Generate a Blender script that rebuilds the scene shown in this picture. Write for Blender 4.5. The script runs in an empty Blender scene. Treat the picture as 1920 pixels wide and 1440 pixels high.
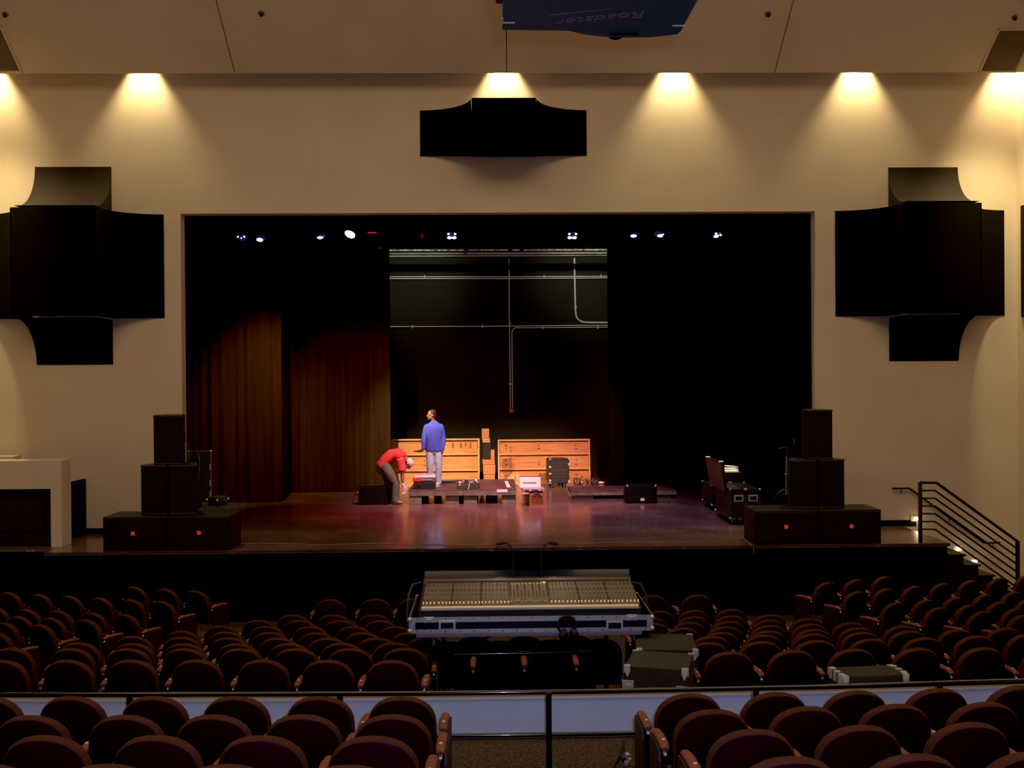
import bpy, bmesh, math, random
from mathutils import Vector, Matrix, Euler
random.seed(7)
COL = bpy.context.scene.collection
PI = math.pi
V = Vector

# ------------------------------------------------------------------ camera geometry
FPX = 1950.0
CAM = V((-0.125, 0.0, 3.85))
YAW, PITCH, ROLL = math.radians(1.15), math.radians(-0.235), math.radians(0.415)
_f = V((math.sin(YAW) * math.cos(PITCH), math.cos(YAW) * math.cos(PITCH), math.sin(PITCH)))
_r0 = V((math.cos(YAW), -math.sin(YAW), 0))
_u0 = _r0.cross(_f)
_r = _r0 * math.cos(ROLL) - _u0 * math.sin(ROLL)
_u = _u0 * math.cos(ROLL) + _r0 * math.sin(ROLL)

def ray(u, v):
    return _f + _r * ((u - 960) / FPX) - _u * ((v - 720) / FPX)
def at(u, v, Y):                     # point of the sight line in the plane y = Y
    d = ray(u, v)
    return CAM + d * ((Y - CAM.y) / d.y)
def onz(u, v, z):                    # point of the sight line at height z
    d = ray(u, v)
    return CAM + d * ((z - CAM.z) / d.z)
def X(u, Y): return at(u, 712, Y).x
def Z(v, Y, u=921): return at(u, v, Y).z

# ------------------------------------------------------------------ materials
MATS = {}
def mat(name, color, rough=0.6, metal=0.0, var=0.0, scale=8.0, bump=0.0, emit=None, estr=0.0, spec=0.5, coat=0.0, stretch=None, color2=None):
    if name in MATS: return MATS[name]
    m = bpy.data.materials.new(name); m.use_nodes = True
    nt = m.node_tree; b = nt.nodes['Principled BSDF']
    b.inputs['Base Color'].default_value = (*color, 1)
    b.inputs['Roughness'].default_value = rough
    b.inputs['Metallic'].default_value = metal
    b.inputs['Specular IOR Level'].default_value = spec
    if coat: b.inputs['Coat Weight'].default_value = coat
    if emit:
        b.inputs['Emission Color'].default_value = (*emit, 1)
        b.inputs['Emission Strength'].default_value = estr
    if var or bump:
        tc = nt.nodes.new('ShaderNodeTexCoord')
        mp = nt.nodes.new('ShaderNodeMapping')
        if stretch: mp.inputs['Scale'].default_value = stretch
        nz = nt.nodes.new('ShaderNodeTexNoise')
        nz.inputs['Scale'].default_value = scale
        nz.inputs['Detail'].default_value = 5
        nt.links.new(tc.outputs['Object'], mp.inputs['Vector'])
        nt.links.new(mp.outputs['Vector'], nz.inputs['Vector'])
        if var:
            rp = nt.nodes.new('ShaderNodeValToRGB')
            c2 = color2 or tuple(min(1, c * (1 + var)) for c in color)
            rp.color_ramp.elements[0].position = 0.36; rp.color_ramp.elements[1].position = 0.66
            rp.color_ramp.elements[0].color = (*(c * (1 - var) for c in color), 1)
            rp.color_ramp.elements[1].color = (*c2, 1)
            nt.links.new(nz.outputs['Fac'], rp.inputs['Fac'])
            nt.links.new(rp.outputs['Color'], b.inputs['Base Color'])
        if bump:
            bp = nt.nodes.new('ShaderNodeBump'); bp.inputs['Strength'].default_value = bump
            bp.inputs['Distance'].default_value = 0.02
            nt.links.new(nz.outputs['Fac'], bp.inputs['Height'])
            nt.links.new(bp.outputs['Normal'], b.inputs['Normal'])
    MATS[name] = m
    return m

def wood_mat(name, c1, c2, axis='X', rough=0.65, scale=3.0):
    if name in MATS: return MATS[name]
    m = bpy.data.materials.new(name); m.use_nodes = True
    nt = m.node_tree; b = nt.nodes['Principled BSDF']
    tc = nt.nodes.new('ShaderNodeTexCoord'); mp = nt.nodes.new('ShaderNodeMapping')
    mp.inputs['Scale'].default_value = (0.6, 6, 6) if axis == 'X' else (6, 6, 0.6)
    nz = nt.nodes.new('ShaderNodeTexNoise'); nz.inputs['Scale'].default_value = scale; nz.inputs['Detail'].default_value = 8
    rp = nt.nodes.new('ShaderNodeValToRGB')
    rp.color_ramp.elements[0].position = 0.3; rp.color_ramp.elements[1].position = 0.62
    rp.color_ramp.elements[0].color = (*c1, 1); rp.color_ramp.elements[1].color = (*c2, 1)
    nt.links.new(tc.outputs['Object'], mp.inputs['Vector']); nt.links.new(mp.outputs['Vector'], nz.inputs['Vector'])
    nt.links.new(nz.outputs['Fac'], rp.inputs['Fac']); nt.links.new(rp.outputs['Color'], b.inputs['Base Color'])
    b.inputs['Roughness'].default_value = rough
    MATS[name] = m
    return m

M = dict(
    plaster=mat('warm_plaster', (.70, .585, .42), .85, var=.03, scale=1.2, bump=.02),
    ceil=mat('ceiling_paint', (.70, .58, .44), .9, var=.03, scale=1.0),
    reveal=mat('reveal_paint', (.55, .42, .33), .8, var=.05),
    black=mat('black_paint', (.0035, .003, .003), .6, var=.3, scale=5, spec=.25),
    blackwall=mat('black_wall_paint', (.012, .0075, .004), .8, var=.35, scale=.8),
    dark=mat('dark_surface', (.012, .01, .01), .7, var=.2),
    carpet=mat('patterned_carpet', (.034, .019, .007), .95, var=.75, scale=42, bump=.4, color2=(.10, .058, .024)),
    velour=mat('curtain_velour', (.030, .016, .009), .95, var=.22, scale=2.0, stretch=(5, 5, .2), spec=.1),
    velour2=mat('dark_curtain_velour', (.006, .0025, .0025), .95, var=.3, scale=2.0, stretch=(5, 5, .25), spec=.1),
    fabric=mat('burgundy_upholstery', (.072, .027, .018), .9, var=.15, scale=40, spec=.2),
    shell=mat('burgundy_back_shell', (.030, .006, .009), .6, var=.1, scale=20, spec=.15),
    arm=mat('armrest_plastic', (.17, .055, .033), .7, var=.12, scale=12),
    capscrew=mat('armrest_screw_cap', (.65, .6, .5), .5),
    iron=mat('seat_iron', (.02, .016, .016), .4, .6),
    chrome=mat('chrome', (.62, .62, .64), .2, .6),
    endpanel=mat('seat_end_panel', (.030, .011, .008), .6, var=.1),
    rail=mat('glossy_black_rail', (.01, .01, .014), .16, .0, coat=.5),
    whitewall=mat('white_wall_blue_lit', (.56, .68, .93), .8, var=.03, scale=3),  # flash's blue cast is put into the white wall's colour
    cap=mat('cream_wall_cap', (.72, .65, .55), .7, var=.04, scale=6),
    grille=mat('speaker_cloth', (.010, .008, .009), .85, var=.2, scale=60, bump=.1),
    cab=mat('speaker_cabinet', (.016, .013, .014), .6, var=.2, scale=30, bump=.1),
    clustershade=mat('cluster_fabric_shaded', (.010, .008, .008), .9, var=.15, scale=50, spec=.1),  # darker copy of the cover fabric for faces the house light misses
    cluster=mat('cluster_fabric', (.020, .0125, .0075), .9, var=.15, scale=50, bump=.05, spec=.2),
    badge=mat('orange_badge_glow', (.75, .06, .02), .5, emit=(.8, .06, .02), estr=.18),  # slight emission stands in for light on the badge
    badgeink=mat('badge_lettering', (.9, .8, .75), .5),
    alu=mat('aluminium', (.62, .62, .64), .35, .45, var=.04, scale=30),
    alu_p=mat('brushed_aluminium_trim', (.62, .63, .70), .38, .85, var=.05, scale=30),
    casebody=mat('road_case_laminate', (.020, .018, .022), .45, var=.2, scale=10),
    casegrey=mat('carpet_covered_case', (.034, .030, .022), .95, var=.3, scale=60, bump=.3),
    navy=mat('dark_blue_laminate', (.008, .010, .035), .35, var=.1),
    rubber=mat('black_rubber', (.012, .012, .012), .7),
    white=mat('white_plastic', (.75, .73, .70), .5, var=.03),
    grey=mat('grey_plastic', (.40, .37, .35), .5, var=.05),
    desk=mat('mixer_panel', (.135, .112, .076), .85, var=.08, scale=20),
    deskdark=mat('mixer_body', (.030, .026, .022), .45, var=.1),
    knob=mat('mixer_knob', (.42, .38, .32), .4),
    darkknob=mat('mixer_dark_knob', (.03, .03, .05), .4),
    fader=mat('white_fader_glow', (.85, .72, .55), .4, emit=(.9, .6, .4), estr=.22),  # weak glow put into the caps in place of light on them
    armpad=mat('mixer_cream_armrest', (.78, .66, .50), .7),
    ply=wood_mat('plywood', (.36, .13, .04), (.52, .22, .08)),
    lumber=wood_mat('pine_lumber', (.46, .22, .09), (.60, .32, .16)),
    lumberz=wood_mat('pine_lumber_upright', (.46, .22, .09), (.60, .32, .16), axis='Z'),
    knot=mat('wood_knot', (.10, .03, .012), .8, var=.2),
    deckpaint=mat('deck_top_paint', (.10, .05, .052), .5, var=.3, scale=4),
    dulledge=mat('dull_edge', (.045, .038, .036), .5, var=.2),
    deckside=mat('deck_side_paint', (.15, .14, .115), .7, var=.25, scale=6),
    block=mat('grey_block', (.15, .155, .12), .85, var=.2, scale=10),
    tape=mat('white_tape', (.85, .80, .76), .6),
    orange=mat('orange_crate_plastic', (.34, .14, .055), .55, var=.1),
    red=mat('red_plastic', (.62, .03, .03), .5),
    green=mat('green_steel', (.02, .09, .05), .4, .3),
    conduit=mat('galvanised_conduit', (.80, .74, .68), .5, .1),
    firered=mat('red_device', (.55, .03, .02), .5),
    blue=mat('blue_projector_shell', (.055, .13, .20), .55, var=.06, scale=4),
    logo=mat('projector_lettering', (.30, .22, .34), .6),
    vent=mat('vent_mesh', (.14, .10, .07), .8, var=.2, scale=30),
    cable=mat('cable_rubber', (.015, .012, .012), .5),
    wire=mat('pale_cable', (.20, .17, .15), .5),
    steplight=mat('step_light_glow', (.9, .8, .6), .5, emit=(1, .78, .45), estr=2.2),
    lens_w=mat('lamp_glow_warm', (1, .9, .7), .3, emit=(1, .88, .58), estr=9),
    lens_p=mat('lamp_glow_violet', (.9, .8, 1), .3, emit=(.86, .76, 1), estr=7),
    lens_d=mat('lens_dim_violet', (.03, .02, .08), .15, emit=(.10, .06, .45), estr=.09),
    lens_r=mat('lens_dim_red', (.3, .02, .03), .2, emit=(.9, .03, .06), estr=.5),
    skin=mat('skin', (.42, .20, .12), .55, var=.06, scale=10),
    skin_d=mat('brown_skin', (.20, .085, .05), .5, var=.08, scale=10),
    hair=mat('dark_hair', (.010, .0035, .003), .7, var=.3, scale=60),
    bluefleece=mat('blue_fleece', (.045, .065, .42), .9, var=.12, scale=14, bump=.3),
    jeans=mat('light_denim', (.34, .44, .56), .85, var=.2, scale=12, bump=.25),
    redshirt=mat('red_tshirt', (.62, .055, .050), .85, var=.1, scale=10, bump=.25),
    olive=mat('grey_olive_trousers', (.115, .115, .090), .85, var=.2, scale=10, bump=.25),
    shoe=mat('tan_trainers', (.50, .36, .26), .6, var=.1),
    shoe2=mat('brown_boot', (.26, .16, .10), .6, var=.1),
    whitecap=mat('white_cap', (.74, .66, .60), .7),
    glove=mat('white_glove', (.70, .66, .76), .8),
    paper=mat('white_paper_glow', (.9, .82, .66), .7, emit=(1, .85, .6), estr=.35),  # emission makes the papers and lid latches look brightly lit
)

# glossy scuffed stage paint
def stage_mat():
    m = bpy.data.materials.new('scuffed_stage_paint'); m.use_nodes = True
    nt = m.node_tree; b = nt.nodes['Principled BSDF']
    tc = nt.nodes.new('ShaderNodeTexCoord')
    n1 = nt.nodes.new('ShaderNodeTexNoise'); n1.inputs['Scale'].default_value = 1.1; n1.inputs['Detail'].default_value = 8
    mp = nt.nodes.new('ShaderNodeMapping'); mp.inputs['Scale'].default_value = (1.6, 5, 1)
    n2 = nt.nodes.new('ShaderNodeTexNoise'); n2.inputs['Scale'].default_value = 3.5; n2.inputs['Detail'].default_value = 9; n2.inputs['Roughness'].default_value = .75
    r1 = nt.nodes.new('ShaderNodeValToRGB'); r2 = nt.nodes.new('ShaderNodeValToRGB')
    r1.color_ramp.elements[0].color = (.085, .045, .045, 1); r1.color_ramp.elements[1].color = (.16, .09, .088, 1)
    r1.color_ramp.elements[0].position = .3; r1.color_ramp.elements[1].position = .7
    r2.color_ramp.elements[0].position = .57; r2.color_ramp.elements[1].position = .66
    r2.color_ramp.elements[0].color = (0, 0, 0, 1); r2.color_ramp.elements[1].color = (1, 1, 1, 1)
    mx = nt.nodes.new('ShaderNodeMix'); mx.data_type = 'RGBA'
    mx.inputs['B'].default_value = (.42, .28, .22, 1)
    nt.links.new(tc.outputs['Object'], n1.inputs['Vector']); nt.links.new(tc.outputs['Object'], mp.inputs['Vector'])
    nt.links.new(mp.outputs['Vector'], n2.inputs['Vector'])
    nt.links.new(n1.outputs['Fac'], r1.inputs['Fac']); nt.links.new(n2.outputs['Fac'], r2.inputs['Fac'])
    nt.links.new(r1.outputs['Color'], mx.inputs['A']); nt.links.new(r2.outputs['Color'], mx.inputs['Factor'])
    nt.links.new(mx.outputs['Result'], b.inputs['Base Color'])
    mr = nt.nodes.new('ShaderNodeMapRange'); mr.inputs['To Min'].default_value = .13; mr.inputs['To Max'].default_value = .27
    nt.links.new(n1.outputs['Fac'], mr.inputs['Value']); nt.links.new(mr.outputs['Result'], b.inputs['Roughness'])
    bp = nt.nodes.new('ShaderNodeBump'); bp.inputs['Strength'].default_value = .06
    nt.links.new(n2.outputs['Fac'], bp.inputs['Height']); nt.links.new(bp.outputs['Normal'], b.inputs['Normal'])
    return m
M['stage'] = stage_mat()

# ------------------------------------------------------------------ mesh builder
class MB:
    def __init__(s): s.bm = bmesh.new()
    def box(s, c, d, rot=None, bev=0):
        g = bmesh.ops.create_cube(s.bm, size=1)['verts']
        R = rot.to_matrix() if isinstance(rot, Euler) else (rot or Matrix.Identity(3))
        for v in g: v.co = V(c) + R @ V((v.co.x * d[0], v.co.y * d[1], v.co.z * d[2]))
        if bev:
            es = list({e for v in g for e in v.link_edges})
            bmesh.ops.bevel(s.bm, geom=es, offset=bev, segments=2, affect='EDGES', profile=.6)
        return s
    def ab(s, a, b, bev=0):
        a, b = V(a), V(b); return s.box((a + b) / 2, [abs(b[i] - a[i]) for i in range(3)], bev=bev)
    def loft(s, pts, rads, n=12, ref=None, cap=True, dome=False):
        pts = [V(p) for p in pts]
        rads = [(r, r) if not isinstance(r, (tuple, list)) else r for r in rads]
        if dome:                                             # round the two ends
            d0 = (pts[0] - pts[1]).normalized(); d1 = (pts[-1] - pts[-2]).normalized()
            a, b = rads[0], rads[-1]; m0 = min(a); m1 = min(b)
            pre = [(pts[0] + d0 * m0 * k, (a[0] * q, a[1] * q)) for k, q in ((.95, .25), (.7, .7), (.35, .93))]
            post = [(pts[-1] + d1 * m1 * k, (b[0] * q, b[1] * q)) for k, q in ((.35, .93), (.7, .7), (.95, .25))]
            pts = [p for p, _ in pre] + pts + [p for p, _ in post]
            rads = [r for _, r in pre] + rads + [r for _, r in post]
        rings = []
        up = V(ref) if ref else V((0, 0, 1))
        prev = None
        for i, p in enumerate(pts):
            t = (pts[min(i + 1, len(pts) - 1)] - pts[max(i - 1, 0)]).normalized()
            a = prev if prev is not None else up
            if abs(a.dot(t)) > .98: a = V((1, 0, 0)) if abs(t.x) < .9 else V((0, 1, 0))
            side = t.cross(a).normalized(); nrm = side.cross(t).normalized()
            if ref is None: prev = nrm
            rings.append([s.bm.verts.new(p + side * (math.cos(2 * PI * k / n) * rads[i][0]) + nrm * (math.sin(2 * PI * k / n) * rads[i][1])) for k in range(n)])
        for i in range(len(rings) - 1):
            for k in range(n):
                s.bm.faces.new((rings[i][k], rings[i][(k + 1) % n], rings[i + 1][(k + 1) % n], rings[i + 1][k]))
        if cap:
            s.bm.faces.new(rings[0][::-1]); s.bm.faces.new(rings[-1])
        return s
    def tube(s, pts, r, n=8):
        return s.loft(pts, [r] * len(pts), n)
    def cyl(s, a, b, r, r2=None, n=16):
        return s.loft([a, b], [r, r if r2 is None else r2], n)
    def lathe(s, prof, c=(0, 0, 0), axis=(0, 0, 1), n=16):
        ax = V(axis).normalized(); q = V((0, 0, 1)).rotation_difference(ax); c = V(c)
        rings = [[s.bm.verts.new(c + q @ V((r * math.cos(2 * PI * k / n), r * math.sin(2 * PI * k / n), h))) for k in range(n)] for r, h in prof]
        for i in range(len(rings) - 1):
            for k in range(n): s.bm.faces.new((rings[i][k], rings[i][(k + 1) % n], rings[i + 1][(k + 1) % n], rings[i + 1][k]))
        s.bm.faces.new(rings[0][::-1]); s.bm.faces.new(rings[-1]); return s
    def prism(s, poly, d0, d1, axis='y'):                    # poly in the two other axes
        def P(a, b, d):
            return {'x': V((d, a, b)), 'y': V((a, d, b)), 'z': V((a, b, d))}[axis]
        r0 = [s.bm.verts.new(P(a, b, d0)) for a, b in poly]; r1 = [s.bm.verts.new(P(a, b, d1)) for a, b in poly]
        n = len(poly)
        for k in range(n): s.bm.faces.new((r0[k], r0[(k + 1) % n], r1[(k + 1) % n], r1[k]))
        s.bm.faces.new(r0[::-1]); s.bm.faces.new(r1); return s
    def ell(s, c, r, rot=None, u=16, v=10):
        g = bmesh.ops.create_uvsphere(s.bm, u_segments=u, v_segments=v, radius=1)['verts']
        R = rot.to_matrix() if rot else Matrix.Identity(3)
        for w in g: w.co = V(c) + R @ V((w.co.x * r[0], w.co.y * r[1], w.co.z * r[2]))
        return s
    def torus(s, c, R, r, axis=(0, 0, 1), a0=0, a1=2 * PI, n=24, k=8):
        q = V((0, 0, 1)).rotation_difference(V(axis).normalized())
        full = abs(a1 - a0 - 2 * PI) < 1e-6
        pts = [V(c) + q @ V((R * math.cos(a0 + (a1 - a0) * i / n), R * math.sin(a0 + (a1 - a0) * i / n), 0)) for i in range(n + 1)]
        return s.tube(pts, r, k)
    def quad(s, *p):
        s.bm.faces.new([s.bm.verts.new(V(q)) for q in p]); return s
    def build(s, name, m, parent=None, smooth=False, bevel=0, loc=None):
        bmesh.ops.recalc_face_normals(s.bm, faces=s.bm.faces)
        me = bpy.data.meshes.new(name); s.bm.to_mesh(me); s.bm.free()
        me.materials.append(m)
        if smooth:
            for p in me.polygons: p.use_smooth = True
            try: me.set_sharp_from_angle(angle=math.radians(42))
            except Exception: pass
        o = bpy.data.objects.new(name, me); COL.objects.link(o)
        if loc is not None:
            me.transform(Matrix.Translation(-V(loc))); o.location = loc
        if parent: o.parent = parent
        if bevel:
            b = o.modifiers.new('Bevel', 'BEVEL'); b.width = bevel; b.segments = 2; b.limit_method = 'ANGLE'
        return o

def tag(o, label=None, cat=None, group=None, kind=None):
    if label: o['label'] = label
    if cat: o['category'] = cat
    if group: o['group'] = group
    if kind: o['kind'] = kind
    return o
def thing(name, label, cat, loc=(0, 0, 0), rz=0, group=None):
    o = bpy.data.objects.new(name, None); COL.objects.link(o)
    o.location = loc; o.rotation_euler = (0, 0, rz); o.empty_display_size = .1
    return tag(o, label, cat, group)
KIDS = {}
def kids(o): return [c for c in o.children]
def copy_tree(o, parent=None):
    c = o.copy(); COL.objects.link(c)
    if parent: c.parent = parent
    for ch in kids(o): copy_tree(ch, c)
    return c
def struct(mb, name, m, **k):
    return tag(mb.build(name, m, **k), kind='structure')
def remesh(o, vox, smooth_it=4):
    r = o.modifiers.new('r', 'REMESH'); r.mode = 'VOXEL'; r.voxel_size = vox
    if smooth_it:
        sm = o.modifiers.new('s', 'SMOOTH'); sm.iterations = smooth_it; sm.factor = .5
    dg = bpy.context.evaluated_depsgraph_get()
    me = bpy.data.meshes.new_from_object(o.evaluated_get(dg))
    o.modifiers.clear(); m = o.data.materials[0]; o.data = me
    if not me.materials: me.materials.append(m)
    for p in me.polygons: p.use_smooth = True
    return o
def text_mesh(name, body, size, m, parent, mtx, extrude=.001, shear=0):
    cu = bpy.data.curves.new(name, 'FONT'); cu.body = body; cu.size = size; cu.extrude = extrude; cu.shear = shear
    cu.align_x = 'CENTER'; cu.align_y = 'CENTER'
    o = bpy.data.objects.new(name + '_tmp', cu); COL.objects.link(o)
    dg = bpy.context.evaluated_depsgraph_get(); dg.update()
    me = bpy.data.meshes.new_from_object(o.evaluated_get(dg))
    bpy.data.objects.remove(o); bpy.data.curves.remove(cu)
    me.transform(mtx); me.materials.clear(); me.materials.append(m)
    o = bpy.data.objects.new(name, me); COL.objects.link(o); o.parent = parent
    return o
def spot(name, loc, target, energy, color, size, blend=.6, radius=.06):
    l = bpy.data.lights.new(name, 'SPOT'); l.energy = energy; l.color = color; l.spot_size = math.radians(size); l.spot_blend = blend
    l.shadow_soft_size = radius
    o = bpy.data.objects.new(name, l); COL.objects.link(o); o.location = loc
    o.rotation_euler = (V(target) - V(loc)).to_track_quat('-Z', 'Y').to_euler(); return o
def area(name, loc, target, energy, color, sx, sy):
    l = bpy.data.lights.new(name, 'AREA'); l.shape = 'RECTANGLE'; l.size = sx; l.size_y = sy; l.energy = energy; l.color = color
    o = bpy.data.objects.new(name, l); COL.objects.link(o); o.location = loc
    o.rotation_euler = (V(target) - V(loc)).to_track_quat('-Z', 'Y').to_euler(); return o

SCAL = 430
# ------------------------------------------------------------------ levels of the place
ST = 1.15                    # stage level
YF, YW, YB = 16.7, 18.7, 28.3
def zf(Y):                   # auditorium floor
    if Y >= 13.6: return 0.0
    if Y >= 12.6: return .07 * (13.6 - Y)
    if Y >= 8.5: return .07 + (.65 / 4.1) * (12.6 - Y)
    if Y >= 6.85: return .95
    return .95 + .195 * (6.85 - Y)

XLH, XRH = -9.45, at(1906, 300, YW).x       # house side walls
YP = 18.2                    # front edge of the sloping ceiling panel, a cove with downlights behind it
SL = .70
ZP = at(960, 137, YP).z
ZC = ZP + 1.3                # top of the cove
ZTOP = ZP + SL * 3.4

# ---- floor
mb = MB()
prof = [(17.2, 0), (13.6, 0), (12.6, .07), (8.5, .72), (8.46, .95), (6.85, .95), (-3.2, .95 + .195 * 10.05)]
mb.prism([(y, z) for y, z in prof] + [(-3.2, -.4), (17.2, -.4)], XLH - .2, XRH + .2, 'x')
struct(mb, 'floor', M['carpet'])
# ---- ceiling: sloping front panel and the flat part behind it
mb = MB()
mb.prism([(YP, ZP), (YP - 3.4, ZTOP), (-3.2, ZTOP), (-3.2, ZTOP + .2), (YP - 3.3, ZTOP + .2), (YP + .035, ZP + .02)], XLH - .2, XRH + .2, 'x')
mb.ab((XLH - .2, YP - 2.0, ZC), (XRH + .2, YW + .02, ZC + .1))
struct(mb, 'ceiling', M['ceil'])
def slope(u, v, off=0.0):    # point of the sight line on the sloping ceiling panel
    d = ray(u, v); n = V((0, SL, 1)).normalized(); p0 = V((0, YP, ZP)) - n * off
    return CAM + d * (n.dot(p0 - CAM) / n.dot(d))
for k, (u0, v0, u1, v1) in enumerate([(440, 136, 405, 0), (950, 136, 949, 20), (1452, 137, 1488, 0)]):
    a, b = slope(u0, v0, .002), slope(u1, v1, .002)
    w = V((.006, 0, 0))
    mb = MB(); mb.quad(a - w, a + w, b + w, b - w)
    struct(mb, f'trim_{k+1}', M['dark'])
# ---- house walls
mb = MB(); mb.ab((XLH - .2, -3.2, -.4), (XLH, YW + .25, ZTOP + .2)); struct(mb, 'wall_left', M['plaster'])
mb = MB(); mb.ab((XRH, -3.2, -.4), (XRH + .2, YW + .25, ZTOP + .2)); struct(mb, 'wall_right', M['plaster'])
mb = MB(); mb.ab((XLH, -3.4, 0), (XRH, -3.2, ZTOP + .2)); struct(mb, 'wall_rear', M['plaster'])
# ---- proscenium wall
OL, OR_, OT = X(341, YW), X(1530, YW), at(935, 398.5, YW).z
mb = MB()
mb.ab((XLH, YW, 0), (OL, YW + .25, ZC + .1)); mb.ab((OR_, YW, 0), (XRH, YW + .25, ZC + .1)); mb.ab((OL, YW, OT), (OR_, YW + .25, ZC + .1))
struct(mb, 'wall_front', M['plaster'])
# ---- black stage house
mb = MB(); mb.ab((-10.5, YB, 0), (10.5, YB + .2, 9.6)); struct(mb, 'wall_back', M['blackwall'])
mb = MB(); mb.ab((-10.7, YW + .25, 0), (-10.5, YB, 9.6)); struct(mb, 'wall_stage_left', M['black'])
mb = MB(); mb.ab((10.5, YW + .25, 0), (10.7, YB, 9.6)); struct(mb, 'wall_stage_right', M['black'])
mb = MB(); mb.ab((-10.5, YW + .25, 9.4), (10.5, YB, 9.6)); struct(mb, 'ceiling_stage', M['black'])
mb = MB(); mb.ab((-10.5, YW + .20, OT + .05), (10.5, YW + .25, 9.4)); mb.ab((-10.5, YW + .2, 0), (OL - .05, YW + .249, 9.4)); mb.ab((OR_ + .05, YW + .2, 0), (10.5, YW + .249, 9.4))
struct(mb, 'wall_stage_front', M['black'])
# ---- stage
XL, XR = X(80, YF), X(1780, YF)
pl = [(XL, YF), (XR, YF), (XR, YW + .02), (OR_ + .02, YW + .02), (OR_ + .02, YW + .27), (10.5, YW + .27), (10.5, YB), (-10.5, YB), (-10.5, YW + .27), (OL - .02, YW + .27), (OL - .02, YW + .02), (XLH, YW + .02), (XLH, 17.1), (XL, 17.1)]
mb = MB(); mb.prism(pl, ST - .05, ST, 'z'); struct(mb, 'floor_stage', M['stage'])
mb = MB()
mb.prism([(XL + .04, YF + .05), (XR - .03, YF + .05), (XR - .03, YW - .01), (XLH, YW - .01), (XLH, 17.15), (XL + .04, 17.15)], 0, ST - .05, 'z')
struct(mb, 'wall_stage_apron', M['black'])
mb = MB(); mb.ab((XL, YF - .008, ST - .022), (XR, YF, ST - .004)); struct(mb, 'trim_4', mat('nosing_highlight', (.05, .045, .042), .35, var=.6, scale=20))  # thin grey strip stands for the highlight along the stage edge
# baseboards of the proscenium wall
mb = MB(); mb.ab((X(1645, YW), YW - .02, ST), (X(1716, YW), YW, ST + .105)); struct(mb, 'baseboard_right', M['black'])
mb = MB(); mb.ab((X(132, YW), YW - .02, ST), (X(341, YW), YW, ST + .105)); struct(mb, 'baseboard_left', M['black'])

# ---- low white wall with a dark doorway at the stage's edge, and the gate beside it
Yl = 17.26
xa, xb, zt, zo = X(113, Yl), X(93, Yl), at(60, 864, Yl).z, at(50, 917, Yl).z
mb = MB(); mb.ab((xb, Yl, ST), (xa, Yl + .4, zt)); mb.ab((XLH, Yl, zo), (xb, Yl + .4, zt))
struct(mb, 'wall_low', M['plaster'])
mb = MB(); mb.ab((XLH, Yl + .12, ST), (xb, Yl + .16, zo)); mb.ab((XLH, Yl + .1, ST + .25), (X(73, Yl), Yl + .12, at(50, 941, Yl).z))
struct(mb, 'door_1', M['dark'])
mb = MB(); mb.ab((XLH, 18.2, ST), (X(24, 18.2), 18.5, at(10, 856, 18.2).z)); struct(mb, 'wall_low_rear', M['plaster'])
p1, p2 = at(158, 898, 18.66), at(131, 904, 18.08)
g = thing('stage_gate', 'low black gate standing half open behind the low white wall', 'gate', (p1.x, p1.y, ST))
d = V((p2.x - p1.x, p2.y - p1.y, 0)); L = d.length; ang = math.atan2(d.y, d.x); hgt = p1.z - ST
R = Euler((0, 0, ang))
def gl(x, y, z): return R.to_matrix() @ V((x, y, z))
mb = MB(); mb.box(gl(L / 2, 0, hgt / 2), (L, .04, hgt), R); mb.build('gate_panel', M['black'], g)
mb = MB(); mb.box(gl(.02, 0, hgt / 2), (.05, .06, hgt), R); mb.box(gl(L / 2, 0, hgt - .02), (L, .06, .04), R); mb.build('gate_frame', M['dark'], g)

# ---- wall panel fin seen on the stair side wall, and low white pilaster
mb = MB(); mb.ab((XRH - .06, 17.6, 4.9), (XRH - .003, 18.46, 6.9)); tag(mb.build('acoustic_panel', M['cluster'], bevel=.01), 'brown fabric acoustic panel fixed to the side wall beside the stairs', 'acoustic panel')

# ------------------------------------------------------------------ stairs, railing, handrail, step lights
sx = [XR + .24 * i for i in range(7)]
st = thing('stage_steps', 'black wooden steps going down from the stage below the iron railing', 'steps', (XR, 17.7, 0))
for i in range(1, 6):
    mb = MB(); z = ST - .17 * i - .02
    mb.ab((sx[i - 1] - XR, -.95, 0), (sx[i] - XR, .95, z - .03)); mb.ab((sx[i - 1] - XR, -.98, z - .03), (sx[i] - XR + .03, .95, z))
    mb.build('step', mat('step_paint', (.022, .018, .009), .4, var=.3, scale=6), st)
yr = 16.78
rl = thing('stair_railing', 'black iron railing with seven sloping bars along the stage steps', 'railing', (X(1725, yr), yr, ST))
o0 = V(rl.location)
def rp(u, v): return at(u, v, yr) - o0
mb = MB(); a = rp(1725, 904); mb.box((a.x, 0, a.z / 2), (.05, .05, a.z)); mb.build('post', M['rail'], rl)
mb = MB(); a = rp(1908, 1014); mb.box((a.x, 0, (a.z - ST) / 2), (.05, .05, a.z + ST)); mb.build('post', M['rail'], rl)
for k in range(7):
    v0 = 905 + 14.55 * k; q = .024 if k == 0 else .015
    mb = MB(); mb.tube([rp(1725, v0), rp(1756 if k == 0 else 1753, v0), rp(1908, v0 + 110)], q, 8); mb.build('rail_bar', M['rail'], rl, smooth=True)
yh = YW - .08
hr = thing('wall_handrail', 'thin black handrail bracketed to the cream wall behind the stairs', 'handrail', at(1673, 916, yh))
o0 = V(hr.location)
def hp(u, v, y=yh): return at(u, v, y) - o0
mb = MB(); mb.tube([hp(1673, 916), hp(1705, 915.5), hp(1845, 1018), hp(1875, 1017.5)], .02, 8); mb.build('hand_grip', M['rail'], hr, smooth=True)
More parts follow.
